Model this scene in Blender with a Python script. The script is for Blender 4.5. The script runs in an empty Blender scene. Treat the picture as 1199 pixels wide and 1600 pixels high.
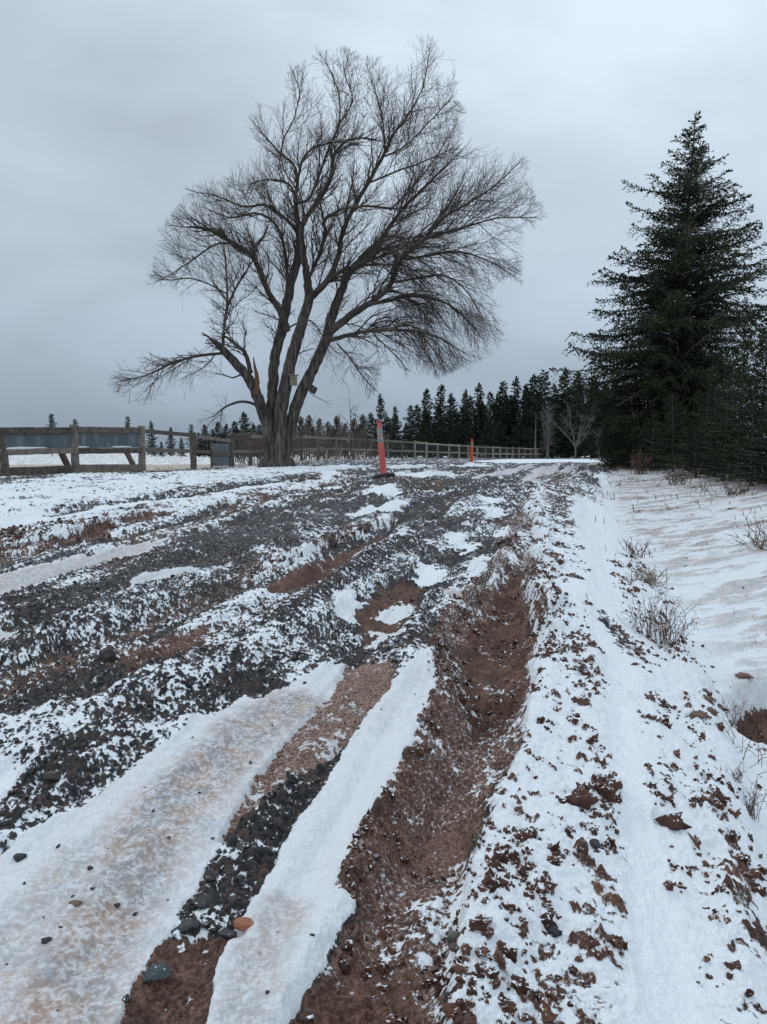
import bpy, math, random
import numpy as np
from mathutils import Vector

# ------------------------------------------------------------------ camera, world, sun, exposure
C = bpy.context.scene
COL = C.collection
FPX, PW, PH, HZ = 1200.0, 1199.0, 1600.0, 706.0        # focal length in photo pixels, photo size, horizon row
EYE = 1.25
PITCH = math.atan((PH/2-HZ)/FPX)
cam_d = bpy.data.cameras.new('camera'); cam = bpy.data.objects.new('camera', cam_d); COL.objects.link(cam)
cam.location = (0, 0, EYE); cam.rotation_euler = (math.pi/2-PITCH, 0, 0)
cam_d.sensor_fit = 'VERTICAL'; cam_d.sensor_height = 36.0; cam_d.lens = 36.0*FPX/PH
cam_d.clip_start = 0.05; cam_d.clip_end = 4000
C.camera = cam
C.view_settings.view_transform = 'Standard'; C.view_settings.look = 'None'
C.view_settings.exposure = 0.0; C.view_settings.gamma = 1.0
C.render.engine = 'CYCLES'
C.cycles.max_bounces = 6; C.cycles.diffuse_bounces = 3; C.cycles.glossy_bounces = 2

SUN_EL, SUN_AZ = math.radians(48), math.radians(-60)    # azimuth measured from +Y towards +X
w = bpy.data.worlds.new('World'); C.world = w; w.use_nodes = True
nt = w.node_tree; nt.nodes.clear(); N = nt.nodes.new; LK = nt.links.new
out = N('ShaderNodeOutputWorld'); bg = N('ShaderNodeBackground'); bg.inputs['Strength'].default_value = 0.1
LK(bg.outputs[0], out.inputs[0])
sky = N('ShaderNodeTexSky'); sky.sky_type = 'NISHITA'; sky.sun_disc = False
sky.sun_elevation = SUN_EL; sky.sun_rotation = SUN_AZ
sky.air_density = 1.0; sky.dust_density = 2.0
tc = N('ShaderNodeTexCoord'); sep = N('ShaderNodeSeparateXYZ'); LK(tc.outputs['Generated'], sep.inputs[0])
# overcast deck: brighter towards the zenith
mr = N('ShaderNodeMapRange'); mr.inputs[1].default_value = 0.0; mr.inputs[2].default_value = 1.0
mr.inputs[3].default_value = 0.0; mr.inputs[4].default_value = 1.0; LK(sep.outputs[2], mr.inputs[0])
rampz = N('ShaderNodeValToRGB'); e = rampz.color_ramp.elements
e[0].position = 0.0; e[0].color = (0.30, 0.375, 0.475, 1); e[1].position = 1.0; e[1].color = (0.84, 1.0, 1.14, 1)
for pz, cc in ((0.14, (0.43, 0.515, 0.62, 1)), (0.32, (0.575, 0.67, 0.77, 1)), (0.46, (0.63, 0.73, 0.83, 1)), (0.7, (0.78, 0.92, 1.05, 1))):
    q = e.new(pz); q.color = cc
LK(mr.outputs[0], rampz.inputs[0])
mp = N('ShaderNodeMapping'); mp.inputs['Scale'].default_value = (1.0, 1.0, 2.2); mp.inputs['Location'].default_value = (0.35, 0.1, 0.25)
LK(tc.outputs['Generated'], mp.inputs[0])
ns = N('ShaderNodeTexNoise'); ns.inputs['Scale'].default_value = 2.6; ns.inputs['Detail'].default_value = 5
ns.inputs['Roughness'].default_value = 0.45; ns.inputs['Distortion'].default_value = 0.4
LK(mp.outputs[0], ns.inputs['Vector'])
mrn = N('ShaderNodeMapRange'); mrn.inputs[1].default_value = 0.3; mrn.inputs[2].default_value = 0.7
mrn.inputs[3].default_value = 0.80; mrn.inputs[4].default_value = 1.20; LK(ns.outputs[0], mrn.inputs[0])
vs = N('ShaderNodeVectorMath'); vs.operation = 'SCALE'; LK(rampz.outputs[0], vs.inputs[0]); LK(mrn.outputs[0], vs.inputs[3])
vs2 = N('ShaderNodeVectorMath'); vs2.operation = 'SCALE'; vs2.inputs[3].default_value = 10.0; LK(vs.outputs[0], vs2.inputs[0])
sidem = N('ShaderNodeMath'); sidem.operation = 'MULTIPLY_ADD'; sidem.inputs[1].default_value = 1.3; sidem.inputs[2].default_value = 10.0   # the deck is thinner to the right
LK(sep.outputs[0], sidem.inputs[0]); LK(sidem.outputs[0], vs2.inputs[3])
mixw = N('ShaderNodeMixRGB'); mixw.inputs[0].default_value = 0.04
LK(vs2.outputs[0], mixw.inputs[1]); LK(sky.outputs[0], mixw.inputs[2]); LK(mixw.outputs[0], bg.inputs[0])

sun_d = bpy.data.lights.new('sun', 'SUN'); sun_d.energy = 0.5; sun_d.angle = math.radians(25); sun_d.color = (1.0, 0.97, 0.92)
sun = bpy.data.objects.new('sun', sun_d); COL.objects.link(sun)
sdir = Vector((math.sin(SUN_AZ)*math.cos(SUN_EL), math.cos(SUN_AZ)*math.cos(SUN_EL), math.sin(SUN_EL)))
sun.rotation_euler = (-sdir).to_track_quat('-Z', 'Y').to_euler()

# ------------------------------------------------------------------ helpers
RNG = np.random.default_rng(7)
random.seed(7)
cp, sp = math.cos(PITCH), math.sin(PITCH)

def ray(u, v):
    x = (u-PW/2)/FPX; y = -(v-PH/2)/FPX
    d = np.array([x, cp + y*sp, -sp + y*cp])
    return d/d[1]

def atd(u, v, d):
    """point at depth d (metres in front of the camera) seen at photo pixel u, v"""
    return np.array([0, 0, EYE]) + ray(u, v)*d

def h2(ix, iy, seed):
    n = (ix.astype(np.int64)*374761393 + iy.astype(np.int64)*668265263 + seed*1442695041) & 0xffffffff
    n = ((n ^ (n >> 13))*1274126177) & 0xffffffff
    n = ((n ^ (n >> 16))*2246822519) & 0xffffffff
    return ((n ^ (n >> 15)) & 0xffffff)/float(0xffffff)

def vnoise(x, y, seed=0):
    ix = np.floor(x); iy = np.floor(y); fx = x-ix; fy = y-iy
    fx = fx*fx*fx*(fx*(fx*6-15)+10); fy = fy*fy*fy*(fy*(fy*6-15)+10)
    a = h2(ix, iy, seed); b = h2(ix+1, iy, seed); c = h2(ix, iy+1, seed); d = h2(ix+1, iy+1, seed)
    return (a*(1-fx)+b*fx)*(1-fy) + (c*(1-fx)+d*fx)*fy

def fbm(x, y, oct=4, seed=0, gain=0.5):
    s = 0; a = 1; t = 0
    for o in range(oct):
        ca, sa = math.cos(o*0.7+0.3), math.sin(o*0.7+0.3)
        s = s + a*vnoise((x*ca-y*sa)*2**o, (x*sa+y*ca)*2**o, seed+o*17); t += a; a *= gain
    return s/t                                            # 0..1, mean .5

def worley(x, y, seed=0):
    """domed pebbles: returns height 0..1 of a pebble field of unit cells, and a random id per pebble"""
    ix = np.floor(x); iy = np.floor(y)
    best = np.zeros_like(x); ident = np.zeros_like(x)
    for dx in (-1, 0, 1):
        for dy in (-1, 0, 1):
            jx = ix+dx; jy = iy+dy
            px = jx + 0.15+0.7*h2(jx, jy, seed+1); py = jy + 0.15+0.7*h2(jx, jy, seed+2)
            r = 0.22 + 0.5*h2(jx, jy, seed+3)**1.5
            an = h2(jx, jy, seed+4)*3.14; el = 0.6+0.4*h2(jx, jy, seed+5)
            ca, sa = np.cos(an), np.sin(an)
            ux = ((x-px)*ca+(y-py)*sa); uy = (-(x-px)*sa+(y-py)*ca)/el
            q = 1-(np.maximum(np.abs(ux), np.abs(uy))*0.5+np.sqrt(ux*ux+uy*uy)*0.5)**2/(r*r)
            hgt = np.where(q > 0, np.sqrt(np.maximum(q, 0))*r*1.4, 0)
            m = hgt > best
            best = np.where(m, hgt, best); ident = np.where(m, h2(jx, jy, seed+9), ident)
    return best, ident

def sst(a, b, x):
    t = np.clip((x-a)/(b-a), 0, 1); return t*t*(3-2*t)

def mk_mesh(name, verts, faces, mat=None, smooth=True, attrs=None):
    """faces: list of int arrays (n,k). attrs: name -> per vertex float array"""
    me = bpy.data.meshes.new(name)
    verts = np.asarray(verts, dtype=np.float32)
    me.vertices.add(len(verts)); me.vertices.foreach_set('co', verts.ravel())
    if not isinstance(faces, (list, tuple)): faces = [faces]
    faces = [np.asarray(f, dtype=np.int32) for f in faces if len(f)]
    loops = np.concatenate([f.ravel() for f in faces]); tot = np.concatenate([np.full(len(f), f.shape[1], np.int32) for f in faces])
    start = np.concatenate([[0], np.cumsum(tot)[:-1]]).astype(np.int32)
    me.loops.add(len(loops)); me.loops.foreach_set('vertex_index', loops)
    me.polygons.add(len(tot)); me.polygons.foreach_set('loop_start', start); me.polygons.foreach_set('loop_total', tot)
    me.polygons.foreach_set('use_smooth', np.full(len(tot), bool(smooth)))
    if attrs:
        for k, a in attrs.items():
            at_ = me.attributes.new(k, 'FLOAT', 'POINT'); at_.data.foreach_set('value', np.asarray(a, np.float32))
    me.update(calc_edges=True); me.validate()
    if mat: me.materials.append(mat)
    return me

def link(name, me, parent=None, loc=None):
    o = bpy.data.objects.new(name, me); COL.objects.link(o)
    if parent is not None: o.parent = parent
    if loc is not None: o.location = loc
    return o

def tag(o, label=None, cat=None, group=None, kind=None):
    if label: o['label'] = label
    if cat: o['category'] = cat
    if group: o['group'] = group
    if kind: o['kind'] = kind
    return o

def thing(name, label, cat, loc=(0, 0, 0), rz=0, group=None):
    o = bpy.data.objects.new(name, None); COL.objects.link(o); o.location = loc; o.rotation_euler = (0, 0, rz)
    o.empty_display_size = 0.2
    return tag(o, label, cat, group)

def copy_thing(o, label=None):
    c = o.copy(); COL.objects.link(c)
    if label: c['label'] = label
    for ch in list(o.children):
        k = ch.copy(); COL.objects.link(k); k.parent = c
        for g in list(ch.children):
            h = g.copy(); COL.objects.link(h); h.parent = k
    return c

class MB:
    """collects boxes and tapered tubes into one mesh"""
    def __init__(s): s.v = []; s.q = []; s.t = []; s.n = 0; s.a = []
    def add(s, v, q=None, t=None, a=0.5):
        v = np.asarray(v, float)
        if q is not None and len(q): s.q.append(np.asarray(q)+s.n)
        if t is not None and len(t): s.t.append(np.asarray(t)+s.n)
        s.v.append(v); s.n += len(v); s.a.append(np.full(len(v), a, np.float32) if np.isscalar(a) else np.asarray(a, np.float32))
    def tube(s, pts, rad, sides=6, cap=True, a=0.5, jit=0.0):
        P = np.asarray(pts, float); R = np.broadcast_to(np.asarray(rad, float), (len(P),))
        T = np.gradient(P, axis=0); T /= np.linalg.norm(T, axis=1)[:, None]+1e-9
        ref = np.array([0.31, 0.93, 0.17]) if abs(T[0] @ np.array([0.31, 0.93, 0.17])) < 0.85 else np.array([1.0, 0.1, 0.2])
        A = np.cross(T, ref); A /= np.linalg.norm(A, axis=1)[:, None]+1e-9; B = np.cross(T, A)
        th = np.arange(sides)*2*math.pi/sides
        rr = R[:, None]*(np.ones((len(P), sides)) if not jit else 1+jit*(RNG.random((len(P), sides))-0.5))
        V = P[:, None, :] + rr[..., None]*(np.cos(th)[None, :, None]*A[:, None, :] + np.sin(th)[None, :, None]*B[:, None, :])
        n = len(P); i = np.arange(n-1)[:, None]*sides; j = np.arange(sides)[None, :]; j2 = (j+1) % sides
        q = np.stack([i+j, i+j2, i+sides+j2, i+sides+j], -1).reshape(-1, 4)
        V = V.reshape(-1, 3); t = []
        if cap:
            V = np.vstack([V, P[0], P[-1]]); c0, c1 = n*sides, n*sides+1; k = np.arange(sides); k2 = (k+1) % sides
            t = np.vstack([np.stack([np.full(sides, c0), k2, k], -1), np.stack([np.full(sides, c1), (n-1)*sides+k, (n-1)*sides+k2], -1)])
        s.add(V, q, t, a)
    def beam(s, p, q, wd, ht, up=(0, 0, 1), bev=0.006, a=0.5, nseg=1, wob=0.0, ends=None):
        """rectangular bar from p to q with chamfered edges; wd across, ht along 'up'; wob makes it weathered"""
        p = np.asarray(p, float); q = np.asarray(q, float); T = q-p; Ln = np.linalg.norm(T); T = T/Ln
        U = np.asarray(up, float); U = U-T*(U @ T); U /= np.linalg.norm(U); S = np.cross(T, U)
        b = min(bev, wd*0.3, ht*0.3); x, y = wd/2, ht/2
        prof = np.array([(-x+b, -y), (x-b, -y), (x, -y+b), (x, y-b), (x-b, y), (-x+b, y), (-x, y-b), (-x, -y+b)])
        V = []
        for i in range(nseg+1):
            o = p+T*Ln*i/nseg; pr = prof*(1+wob*(RNG.random((8, 1))-0.5)*2)
            off = (RNG.random(2)-0.5)*wob*min(wd, ht)
            V.append(o + (pr[:, :1]+off[0])*S + (pr[:, 1:]+off[1])*U)
        V = np.vstack(V); i = np.arange(nseg)[:, None]*8; j = np.arange(8)[None]; j2 = (j+1) % 8
        qd = np.stack([i+j, i+j2, i+8+j2, i+8+j], -1).reshape(-1, 4)
        V = np.vstack([V, p, q]); m = len(V); k = np.arange(8); k2 = (k+1) % 8
        t = np.vstack([np.stack([np.full(8, m-2), k2, k], -1), np.stack([np.full(8, m-1), nseg*8+k, nseg*8+k2], -1)])
        s.add(V, qd, t, a)
    def mesh(s, name, mat=None, smooth=False):
        f = []
        if s.q: f.append(np.vstack(s.q))
        if s.t: f.append(np.vstack(s.t))
        return mk_mesh(name, np.vstack(s.v), f, mat, smooth, {'tone': np.concatenate(s.a)})
    def build(s, name, mat=None, parent=None, smooth=False):
        return link(name, s.mesh(name, mat, smooth), parent)

# ------------------------------------------------------------------ materials
def mat_new(name):
    m = bpy.data.materials.new(name); m.use_nodes = True; t = m.node_tree; t.nodes.clear()
    o = t.nodes.new('ShaderNodeOutputMaterial'); b = t.nodes.new('ShaderNodeBsdfPrincipled'); t.links.new(b.outputs[0], o.inputs[0])
    return m, t, b

def ramp(t, fac, stops):
    r = t.nodes.new('ShaderNodeValToRGB'); el = r.color_ramp.elements
    while len(el) > 1: el.remove(el[-1])
    el[0].position = stops[0][0]; el[0].color = (*stops[0][1], 1)
    for p, c in stops[1:]:
        q = el.new(p); q.color = (*c, 1)
    t.links.new(fac, r.inputs[0]); return r.outputs[0]

def noise(t, scale, detail=4, rough=0.55, vec=None, stretch=None, dist=0.0):
    n = t.nodes.new('ShaderNodeTexNoise'); n.inputs['Scale'].default_value = scale; n.inputs['Detail'].default_value = detail
    n.inputs['Roughness'].default_value = rough; n.inputs['Distortion'].default_value = dist
    if vec is None:
        tc = t.nodes.new('ShaderNodeTexCoord'); vec = tc.outputs['Object']
    if stretch:
        mp = t.nodes.new('ShaderNodeMapping'); mp.inputs['Scale'].default_value = stretch; t.links.new(vec, mp.inputs[0]); vec = mp.outputs[0]
    t.links.new(vec, n.inputs['Vector']); return n.outputs[0]

def attr(t, name):
    a = t.nodes.new('ShaderNodeAttribute'); a.attribute_name = name; return a.outputs['Fac']

def mth(t, op, a, b=None, c=None, clamp=False):
    n = t.nodes.new('ShaderNodeMath'); n.operation = op; n.use_clamp = clamp
    for i, x in enumerate((a, b, c)):
        if x is None: continue
        if isinstance(x, (int, float)): n.inputs[i].default_value = x
        else: t.links.new(x, n.inputs[i])
    return n.outputs[0]

def mix(t, fac, a, b):
    n = t.nodes.new('ShaderNodeMixRGB')
    for i, x in enumerate((fac, a, b)):
        if isinstance(x, (int, float)): n.inputs[i].default_value = x
        elif isinstance(x, tuple): n.inputs[i].default_value = (*x, 1)
        else: t.links.new(x, n.inputs[i])
    return n.outputs[0]

def mrange(t, x, a, b, lo=0.0, hi=1.0, smooth=True):
    n = t.nodes.new('ShaderNodeMapRange'); n.interpolation_type = 'SMOOTHSTEP' if smooth else 'LINEAR'
    t.links.new(x, n.inputs[0]); n.inputs[1].default_value = a; n.inputs[2].default_value = b
    n.inputs[3].default_value = lo; n.inputs[4].default_value = hi; return n.outputs[0]

def bump(t, b, hgt, strength=0.5, dist=0.01):
    n = t.nodes.new('ShaderNodeBump'); n.inputs['Strength'].default_value = strength; n.inputs['Distance'].default_value = dist
    t.links.new(hgt, n.inputs['Height']); t.links.new(n.outputs[0], b.inputs['Normal'])

def simple(name, stops, scale, rough=0.8, stretch=None, bs=0.4, bd=0.01, detail=5, use_tone=0.0, snow=0.0, spec=0.3):
    m, t, b = mat_new(name)
    n = noise(t, scale, detail, 0.6, None, stretch)
    f = n
    if use_tone:
        f = mth(t, 'ADD', mth(t, 'MULTIPLY', n, 1-use_tone), mth(t, 'MULTIPLY', attr(t, 'tone'), use_tone))
    col = ramp(t, f, stops)
    if snow:
        g = t.nodes.new('ShaderNodeNewGeometry'); s_ = t.nodes.new('ShaderNodeSeparateXYZ'); t.links.new(g.outputs['Normal'], s_.inputs[0])
        n2 = noise(t, scale*1.7, 4)
        fac = mrange(t, mth(t, 'ADD', s_.outputs[2], mth(t, 'MULTIPLY', mth(t, 'SUBTRACT', n2, 0.5), 1.6)), 1.0-snow, 1.12-snow)
        col = mix(t, fac, col, (0.8, 0.82, 0.85))
    t.links.new(col, b.inputs['Base Color']); b.inputs['Roughness'].default_value = rough
    b.inputs['Specular IOR Level'].default_value = spec
    bump(t, b, n, bs, bd)
    return m

M = {}
M['bark'] = simple('bark', [(0.32, (0.022, 0.018, 0.016)), (0.5, (0.080, 0.067, 0.058)), (0.66, (0.18, 0.155, 0.135))], 11, 0.9, (1, 1, 0.16), 1.0, 0.05, 7)
M['twig'] = simple('twig_bark', [(0.35, (0.055, 0.043, 0.036)), (0.65, (0.125, 0.10, 0.085))], 3, 0.85, None, 0.1)
M['raw_wood'] = simple('broken_wood', [(0.3, (0.07, 0.036, 0.026)), (0.7, (0.20, 0.105, 0.07))], 8, 0.8, (1, 1, 0.15))
M['spruce_bark'] = simple('spruce_bark', [(0.3, (0.07, 0.064, 0.058)), (0.7, (0.21, 0.19, 0.17))], 9, 0.9, (1, 1, 0.3), 0.6, 0.02)
M['lichen_wood'] = simple('lichen_wood', [(0.3, (0.10, 0.095, 0.08)), (0.7, (0.26, 0.25, 0.22))], 6, 0.9)
M['pale_wood'] = simple('bare_pale_bark', [(0.3, (0.07, 0.062, 0.058)), (0.7, (0.17, 0.155, 0.145))], 3, 0.9)
M['brown_twig'] = simple('brown_twig', [(0.3, (0.07, 0.048, 0.036)), (0.7, (0.17, 0.125, 0.10))], 3, 0.9)
M['needles'] = simple('spruce_needles', [(0.25, (0.009, 0.014, 0.008)), (0.5, (0.026, 0.036, 0.017)), (0.75, (0.065, 0.072, 0.034))], 1.7, 0.75, None, 0.0, use_tone=0.6, spec=0.2)
M['needles_young'] = simple('young_spruce_needles', [(0.25, (0.006, 0.012, 0.005)), (0.5, (0.017, 0.028, 0.010)), (0.75, (0.045, 0.055, 0.018))], 2.0, 0.75, None, 0.0, use_tone=0.6, spec=0.2)
M['needles_far'] = simple('far_conifer_needles', [(0.25, (0.012, 0.018, 0.013)), (0.5, (0.026, 0.036, 0.024)), (0.75, (0.05, 0.06, 0.04))], 0.8, 0.85, None, 0.0, use_tone=0.6, spec=0.1)
M['needles_brown'] = simple('larch_brown_crown', [(0.25, (0.035, 0.028, 0.022)), (0.5, (0.06, 0.05, 0.038)), (0.75, (0.10, 0.085, 0.065))], 0.8, 0.9, None, 0.0, use_tone=0.6, spec=0.1)
M['fence_wood'] = simple('weathered_fence_wood', [(0.25, (0.055, 0.046, 0.038)), (0.5, (0.16, 0.138, 0.115)), (0.75, (0.32, 0.28, 0.235))], 9, 0.9, (1, 1, 1), 0.7, 0.012, use_tone=0.3)
M['sheet'] = None
M['wire'] = simple('fence_wire', [(0.3, (0.05, 0.05, 0.055)), (0.7, (0.13, 0.13, 0.14))], 20, 0.6)
M['straw'] = simple('dry_straw', [(0.25, (0.12, 0.085, 0.055)), (0.75, (0.34, 0.26, 0.18))], 9, 0.9, use_tone=0.5)
M['weed'] = simple('dead_weed_stems', [(0.25, (0.06, 0.030, 0.022)), (0.75, (0.19, 0.115, 0.08))], 14, 0.9, use_tone=0.5)
M['snow'] = simple('snow', [(0.3, (0.80, 0.82, 0.85)), (0.7, (0.88, 0.89, 0.91))], 30, 0.7, None, 0.3, 0.01)
M['rubber_and_shade'] = simple('black_rubber_and_shade', [(0.3, (0.012, 0.012, 0.013)), (0.7, (0.03, 0.03, 0.032))], 20, 0.7)  # rubber post bases, and the painted shade of the birdhouse entrance
M['post_pink'] = simple('faded_pink_plastic', [(0.3, (0.56, 0.105, 0.095)), (0.55, (0.66, 0.15, 0.135)), (0.8, (0.68, 0.22, 0.20))], 7, 0.5, (1, 1, .4), 0.1, 0.005)
M['post_orange'] = simple('orange_plastic', [(0.3, (0.70, 0.085, 0.02)), (0.7, (0.80, 0.13, 0.035))], 7, 0.45, None, 0.1, 0.005)
M['reflector'] = simple('scuffed_reflective_band', [(0.3, (0.15, 0.15, 0.15)), (0.5, (0.32, 0.32, 0.31)), (0.75, (0.52, 0.51, 0.5))], 28, 0.4)
M['box_wood'] = simple('pale_plywood', [(0.3, (0.20, 0.165, 0.12)), (0.7, (0.34, 0.29, 0.22))], 14, 0.8, (1, 1, .3))

def sheet_mat():
    m, t, b = mat_new('blue_grey_sheet_metal')
    n = noise(t, 3.2, 5, 0.6, None, (1.5, 1.5, 0.5)); n2 = noise(t, 9, 4)
    col = ramp(t, n, [(0.3, (0.085, 0.105, 0.12)), (0.52, (0.125, 0.15, 0.165)), (0.66, (0.19, 0.215, 0.225)), (0.8, (0.30, 0.31, 0.31))])
    col = mix(t, mrange(t, n2, 0.62, 0.75, 0, 0.5), col, (0.07, 0.06, 0.055))
    t.links.new(col, b.inputs['Base Color']); b.inputs['Roughness'].default_value = 0.55; b.inputs['Metallic'].default_value = 0.25
    bump(t, b, n, 0.3, 0.02); return m
M['sheet'] = sheet_mat()

def ground_mat(name='snowy_gravel_and_mud'):
    m, t, b = mat_new(name)
    tcn = t.nodes.new('ShaderNodeTexCoord'); P = tcn.outputs['Object']
    S, Md, Ic, Tn, Fd = attr(t, 'snow'), attr(t, 'mud'), attr(t, 'ice'), attr(t, 'tone'), attr(t, 'field')
    n1 = noise(t, 75, 4, 0.62, P); n2 = noise(t, 9, 5, 0.6, P); n3 = noise(t, 230, 2, 0.6, P)
    pre = mth(t, 'ADD', S, mth(t, 'ADD', mth(t, 'MULTIPLY', mth(t, 'SUBTRACT', n1, 0.5), 1.15), mth(t, 'MULTIPLY', mth(t, 'SUBTRACT', n2, 0.5), 0.3)))
    sm = mrange(t, pre, 0.36, 0.64)
    # stones
    vo = t.nodes.new('ShaderNodeTexVoronoi'); vo.inputs['Scale'].default_value = 62; t.links.new(P, vo.inputs['Vector'])
    hs = t.nodes.new('ShaderNodeSeparateColor'); t.links.new(vo.outputs['Color'], hs.inputs[0])
    g = mth(t, 'ADD', mth(t, 'MULTIPLY', hs.outputs[0], 0.45), mth(t, 'MULTIPLY', Tn, 0.55))
    grav = ramp(t, g, [(0.1, (0.016, 0.016, 0.018)), (0.45, (0.034, 0.032, 0.033)), (0.7, (0.062, 0.050, 0.046)), (0.9, (0.10, 0.060, 0.048))])
    mf = mth(t, 'ADD', mth(t, 'MULTIPLY', n2, 0.6), mth(t, 'MULTIPLY', n1, 0.4))
    mud = ramp(t, mf, [(0.32, (0.028, 0.0125, 0.008)), (0.5, (0.075, 0.033, 0.021)), (0.64, (0.19, 0.095, 0.063))])
    fr = mth(t, 'MULTIPLY', attr(t, 'frost'), mrange(t, mth(t, 'ADD', mth(t, 'MULTIPLY', n1, 0.55), mth(t, 'MULTIPLY', n3, 0.45)), 0.40, 0.62), None, True)
    mud = mix(t, fr, mud, (0.43, 0.295, 0.245))
    mm = mrange(t, mth(t, 'ADD', Md, mth(t, 'MULTIPLY', mth(t, 'SUBTRACT', n2, 0.5), 0.7)), 0.3, 0.7)
    soil = mix(t, mm, grav, mud)
    fieldc = ramp(t, n2, [(0.3, (0.34, 0.275, 0.21)), (0.7, (0.55, 0.47, 0.39))])
    soil = mix(t, Fd, soil, fieldc)
    # snow, dirty where traffic pressed it to ice
    n4 = noise(t, 30, 7, 0.72, P, None, 0.6)
    df = mth(t, 'MULTIPLY', Ic, mrange(t, mth(t, 'ADD', mth(t, 'MULTIPLY', n4, 0.6), mth(t, 'MULTIPLY', n1, 0.4)), 0.38, 0.58, 0.32, 1.0), None, True)
    dirt = mix(t, mrange(t, n2, 0.4, 0.62), (0.28, 0.25, 0.24), (0.36, 0.24, 0.18))
    snowc = mix(t, df, (0.83, 0.85, 0.88), dirt)
    snowc = mix(t, mth(t, 'MULTIPLY', n3, 0.12), snowc, (0.6, 0.6, 0.62))
    col = mix(t, sm, soil, snowc)
    t.links.new(col, b.inputs['Base Color'])
    rg = mrange(t, sm, 0, 1, 0.82, 0.62, False)
    t.links.new(rg, b.inputs['Roughness']); b.inputs['Specular IOR Level'].default_value = 0.35
    hb = mth(t, 'ADD', mth(t, 'MULTIPLY', n1, 0.7), mth(t, 'ADD', mth(t, 'MULTIPLY', n3, 0.3), mth(t, 'MULTIPLY', vo.outputs['Distance'], -0.35)))
    bump(t, b, hb, 0.55, 0.012)
    return m
M['ground'] = ground_mat()

def stone_mat(name, stops, dust=0.25, wet=0.55):
    m, t, b = mat_new(name)
    oi = attr(t, 'tone'); n = noise(t, 60, 4, 0.6)
    f = mth(t, 'ADD', mth(t, 'MULTIPLY', oi, 0.75), mth(t, 'MULTIPLY', n, 0.25))
    col = ramp(t, f, stops)
    if dust:
        g = t.nodes.new('ShaderNodeNewGeometry'); s_ = t.nodes.new('ShaderNodeSeparateXYZ'); t.links.new(g.outputs['Normal'], s_.inputs[0])
        n2 = noise(t, 95, 3)
        fac = mrange(t, mth(t, 'ADD', s_.outputs[2], mth(t, 'MULTIPLY', mth(t, 'SUBTRACT', n2, 0.5), 2.2)), 1.35-dust, 1.55-dust)
        col = mix(t, fac, col, (0.78, 0.8, 0.83))
    t.links.new(col, b.inputs['Base Color']); b.inputs['Roughness'].default_value = wet; b.inputs['Specular IOR Level'].default_value = 0.35
    bump(t, b, n, 0.4, 0.004); return m
M['gravel'] = stone_mat('dark_gravel', [(0.1, (0.012, 0.012, 0.014)), (0.5, (0.029, 0.027, 0.029)), (0.74, (0.055, 0.042, 0.038)), (0.87, (0.10, 0.052, 0.04)), (0.95, (0.06, 0.072, 0.068))], 0.28)
M['clod'] = stone_mat('red_brown_clod', [(0.1, (0.036, 0.016, 0.011)), (0.5, (0.090, 0.040, 0.027)), (0.9, (0.16, 0.075, 0.05))], 0.45, 0.9)

# ------------------------------------------------------------------ the lie of the land
ZK = np.array([(-5, -.25), (0, -.06), (2, .02), (4, .18), (7, .40), (10, .56), (14, .70), (20, .765), (34, .80), (43, .83), (50, .80), (60, .62), (75, .46), (90, .40), (150, .40), (2000, .40)])
def smooth_interp(x, K):
    dd = np.maximum(0.12*np.abs(x), 0.1)
    return (np.interp(x-dd, K[:, 0], K[:, 1])+2*np.interp(x, K[:, 0], K[:, 1])+np.interp(x+dd, K[:, 0], K[:, 1]))/4
DK = np.array([(0, 1.0), (2, 1.5), (3.2, 1.9), (4.25, 2.12), (5.7, 2.42), (9.4, 3.15), (14, 4.15), (20, 6.0), (30, 9.5), (60, 20), (2000, 700)])    # ditch bottom X at depth Y
DD = np.array([(0, .38), (5, .40), (9, .40), (14, .24), (20, .08), (28, 0), (2000, 0)])                     # ditch depth
FENCE = [atd(-330, 762, 15.2), atd(5, 757, 18.4), atd(118, 745, 20.3), atd(223, 740, 22.5), atd(303, 736, 25.3), atd(362, 731, 28.5)]
FK = np.array([(0, FENCE[0][0]-.6), (15.2, FENCE[0][0])] + [(p[1], p[0]) for p in FENCE[1:]] + [(34, -4.95), (40, -3.8), (46, -1.75), (51, .6), (57, 3.0), (63, 5.7), (74, 10.6), (86, 15.9), (98, 22), (110, 30), (2000, 900)])

def base(x, y):
    x = np.asarray(x, float); y = np.asarray(y, float)
    z = smooth_interp(y, ZK)
    xd = np.interp(y, DK[:, 0], DK[:, 1]); dp = np.interp(y, DD[:, 0], DD[:, 1])
    t = x-xd
    wl = 0.55+0.02*y; wr = 1.5+0.06*y
    prof = np.where(t < 0, np.exp(-(t/wl)**2), np.exp(-(t/wr)**2))
    z = z - dp*prof
    # the bank under the spruces stays a little low, then lifts
    z = z - 0.12*sst(2.0, 6.0, t)*sst(30, 16, y)*sst(3, 9, y) + 0.35*sst(6, 14, t)*sst(40, 20, y)
    # left verge, then the field beyond the fence
    xf = np.interp(y, FK[:, 0], FK[:, 1])
    tl = xf-x
    z = z - 0.10*sst(-5.0, -1.0, tl)*sst(45, 30, y)
    zf = 0.43+0.0*y
    k = sst(0.3, 6.0, tl)
    z = z*(1-k)+zf*k
    return z

_D = np.concatenate([np.arange(1.2, 30, 0.02), np.arange(30, 300, 0.25)])
def at(u, v):
    """point of the bare ground seen at photo pixel u, v"""
    r = ray(u, v); x = r[0]*_D; z = EYE+r[2]*_D
    hit = np.nonzero(z <= base(x, _D))[0]
    i = hit[0] if len(hit) else len(_D)-1
    return np.array([x[i], _D[i]])

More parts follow.
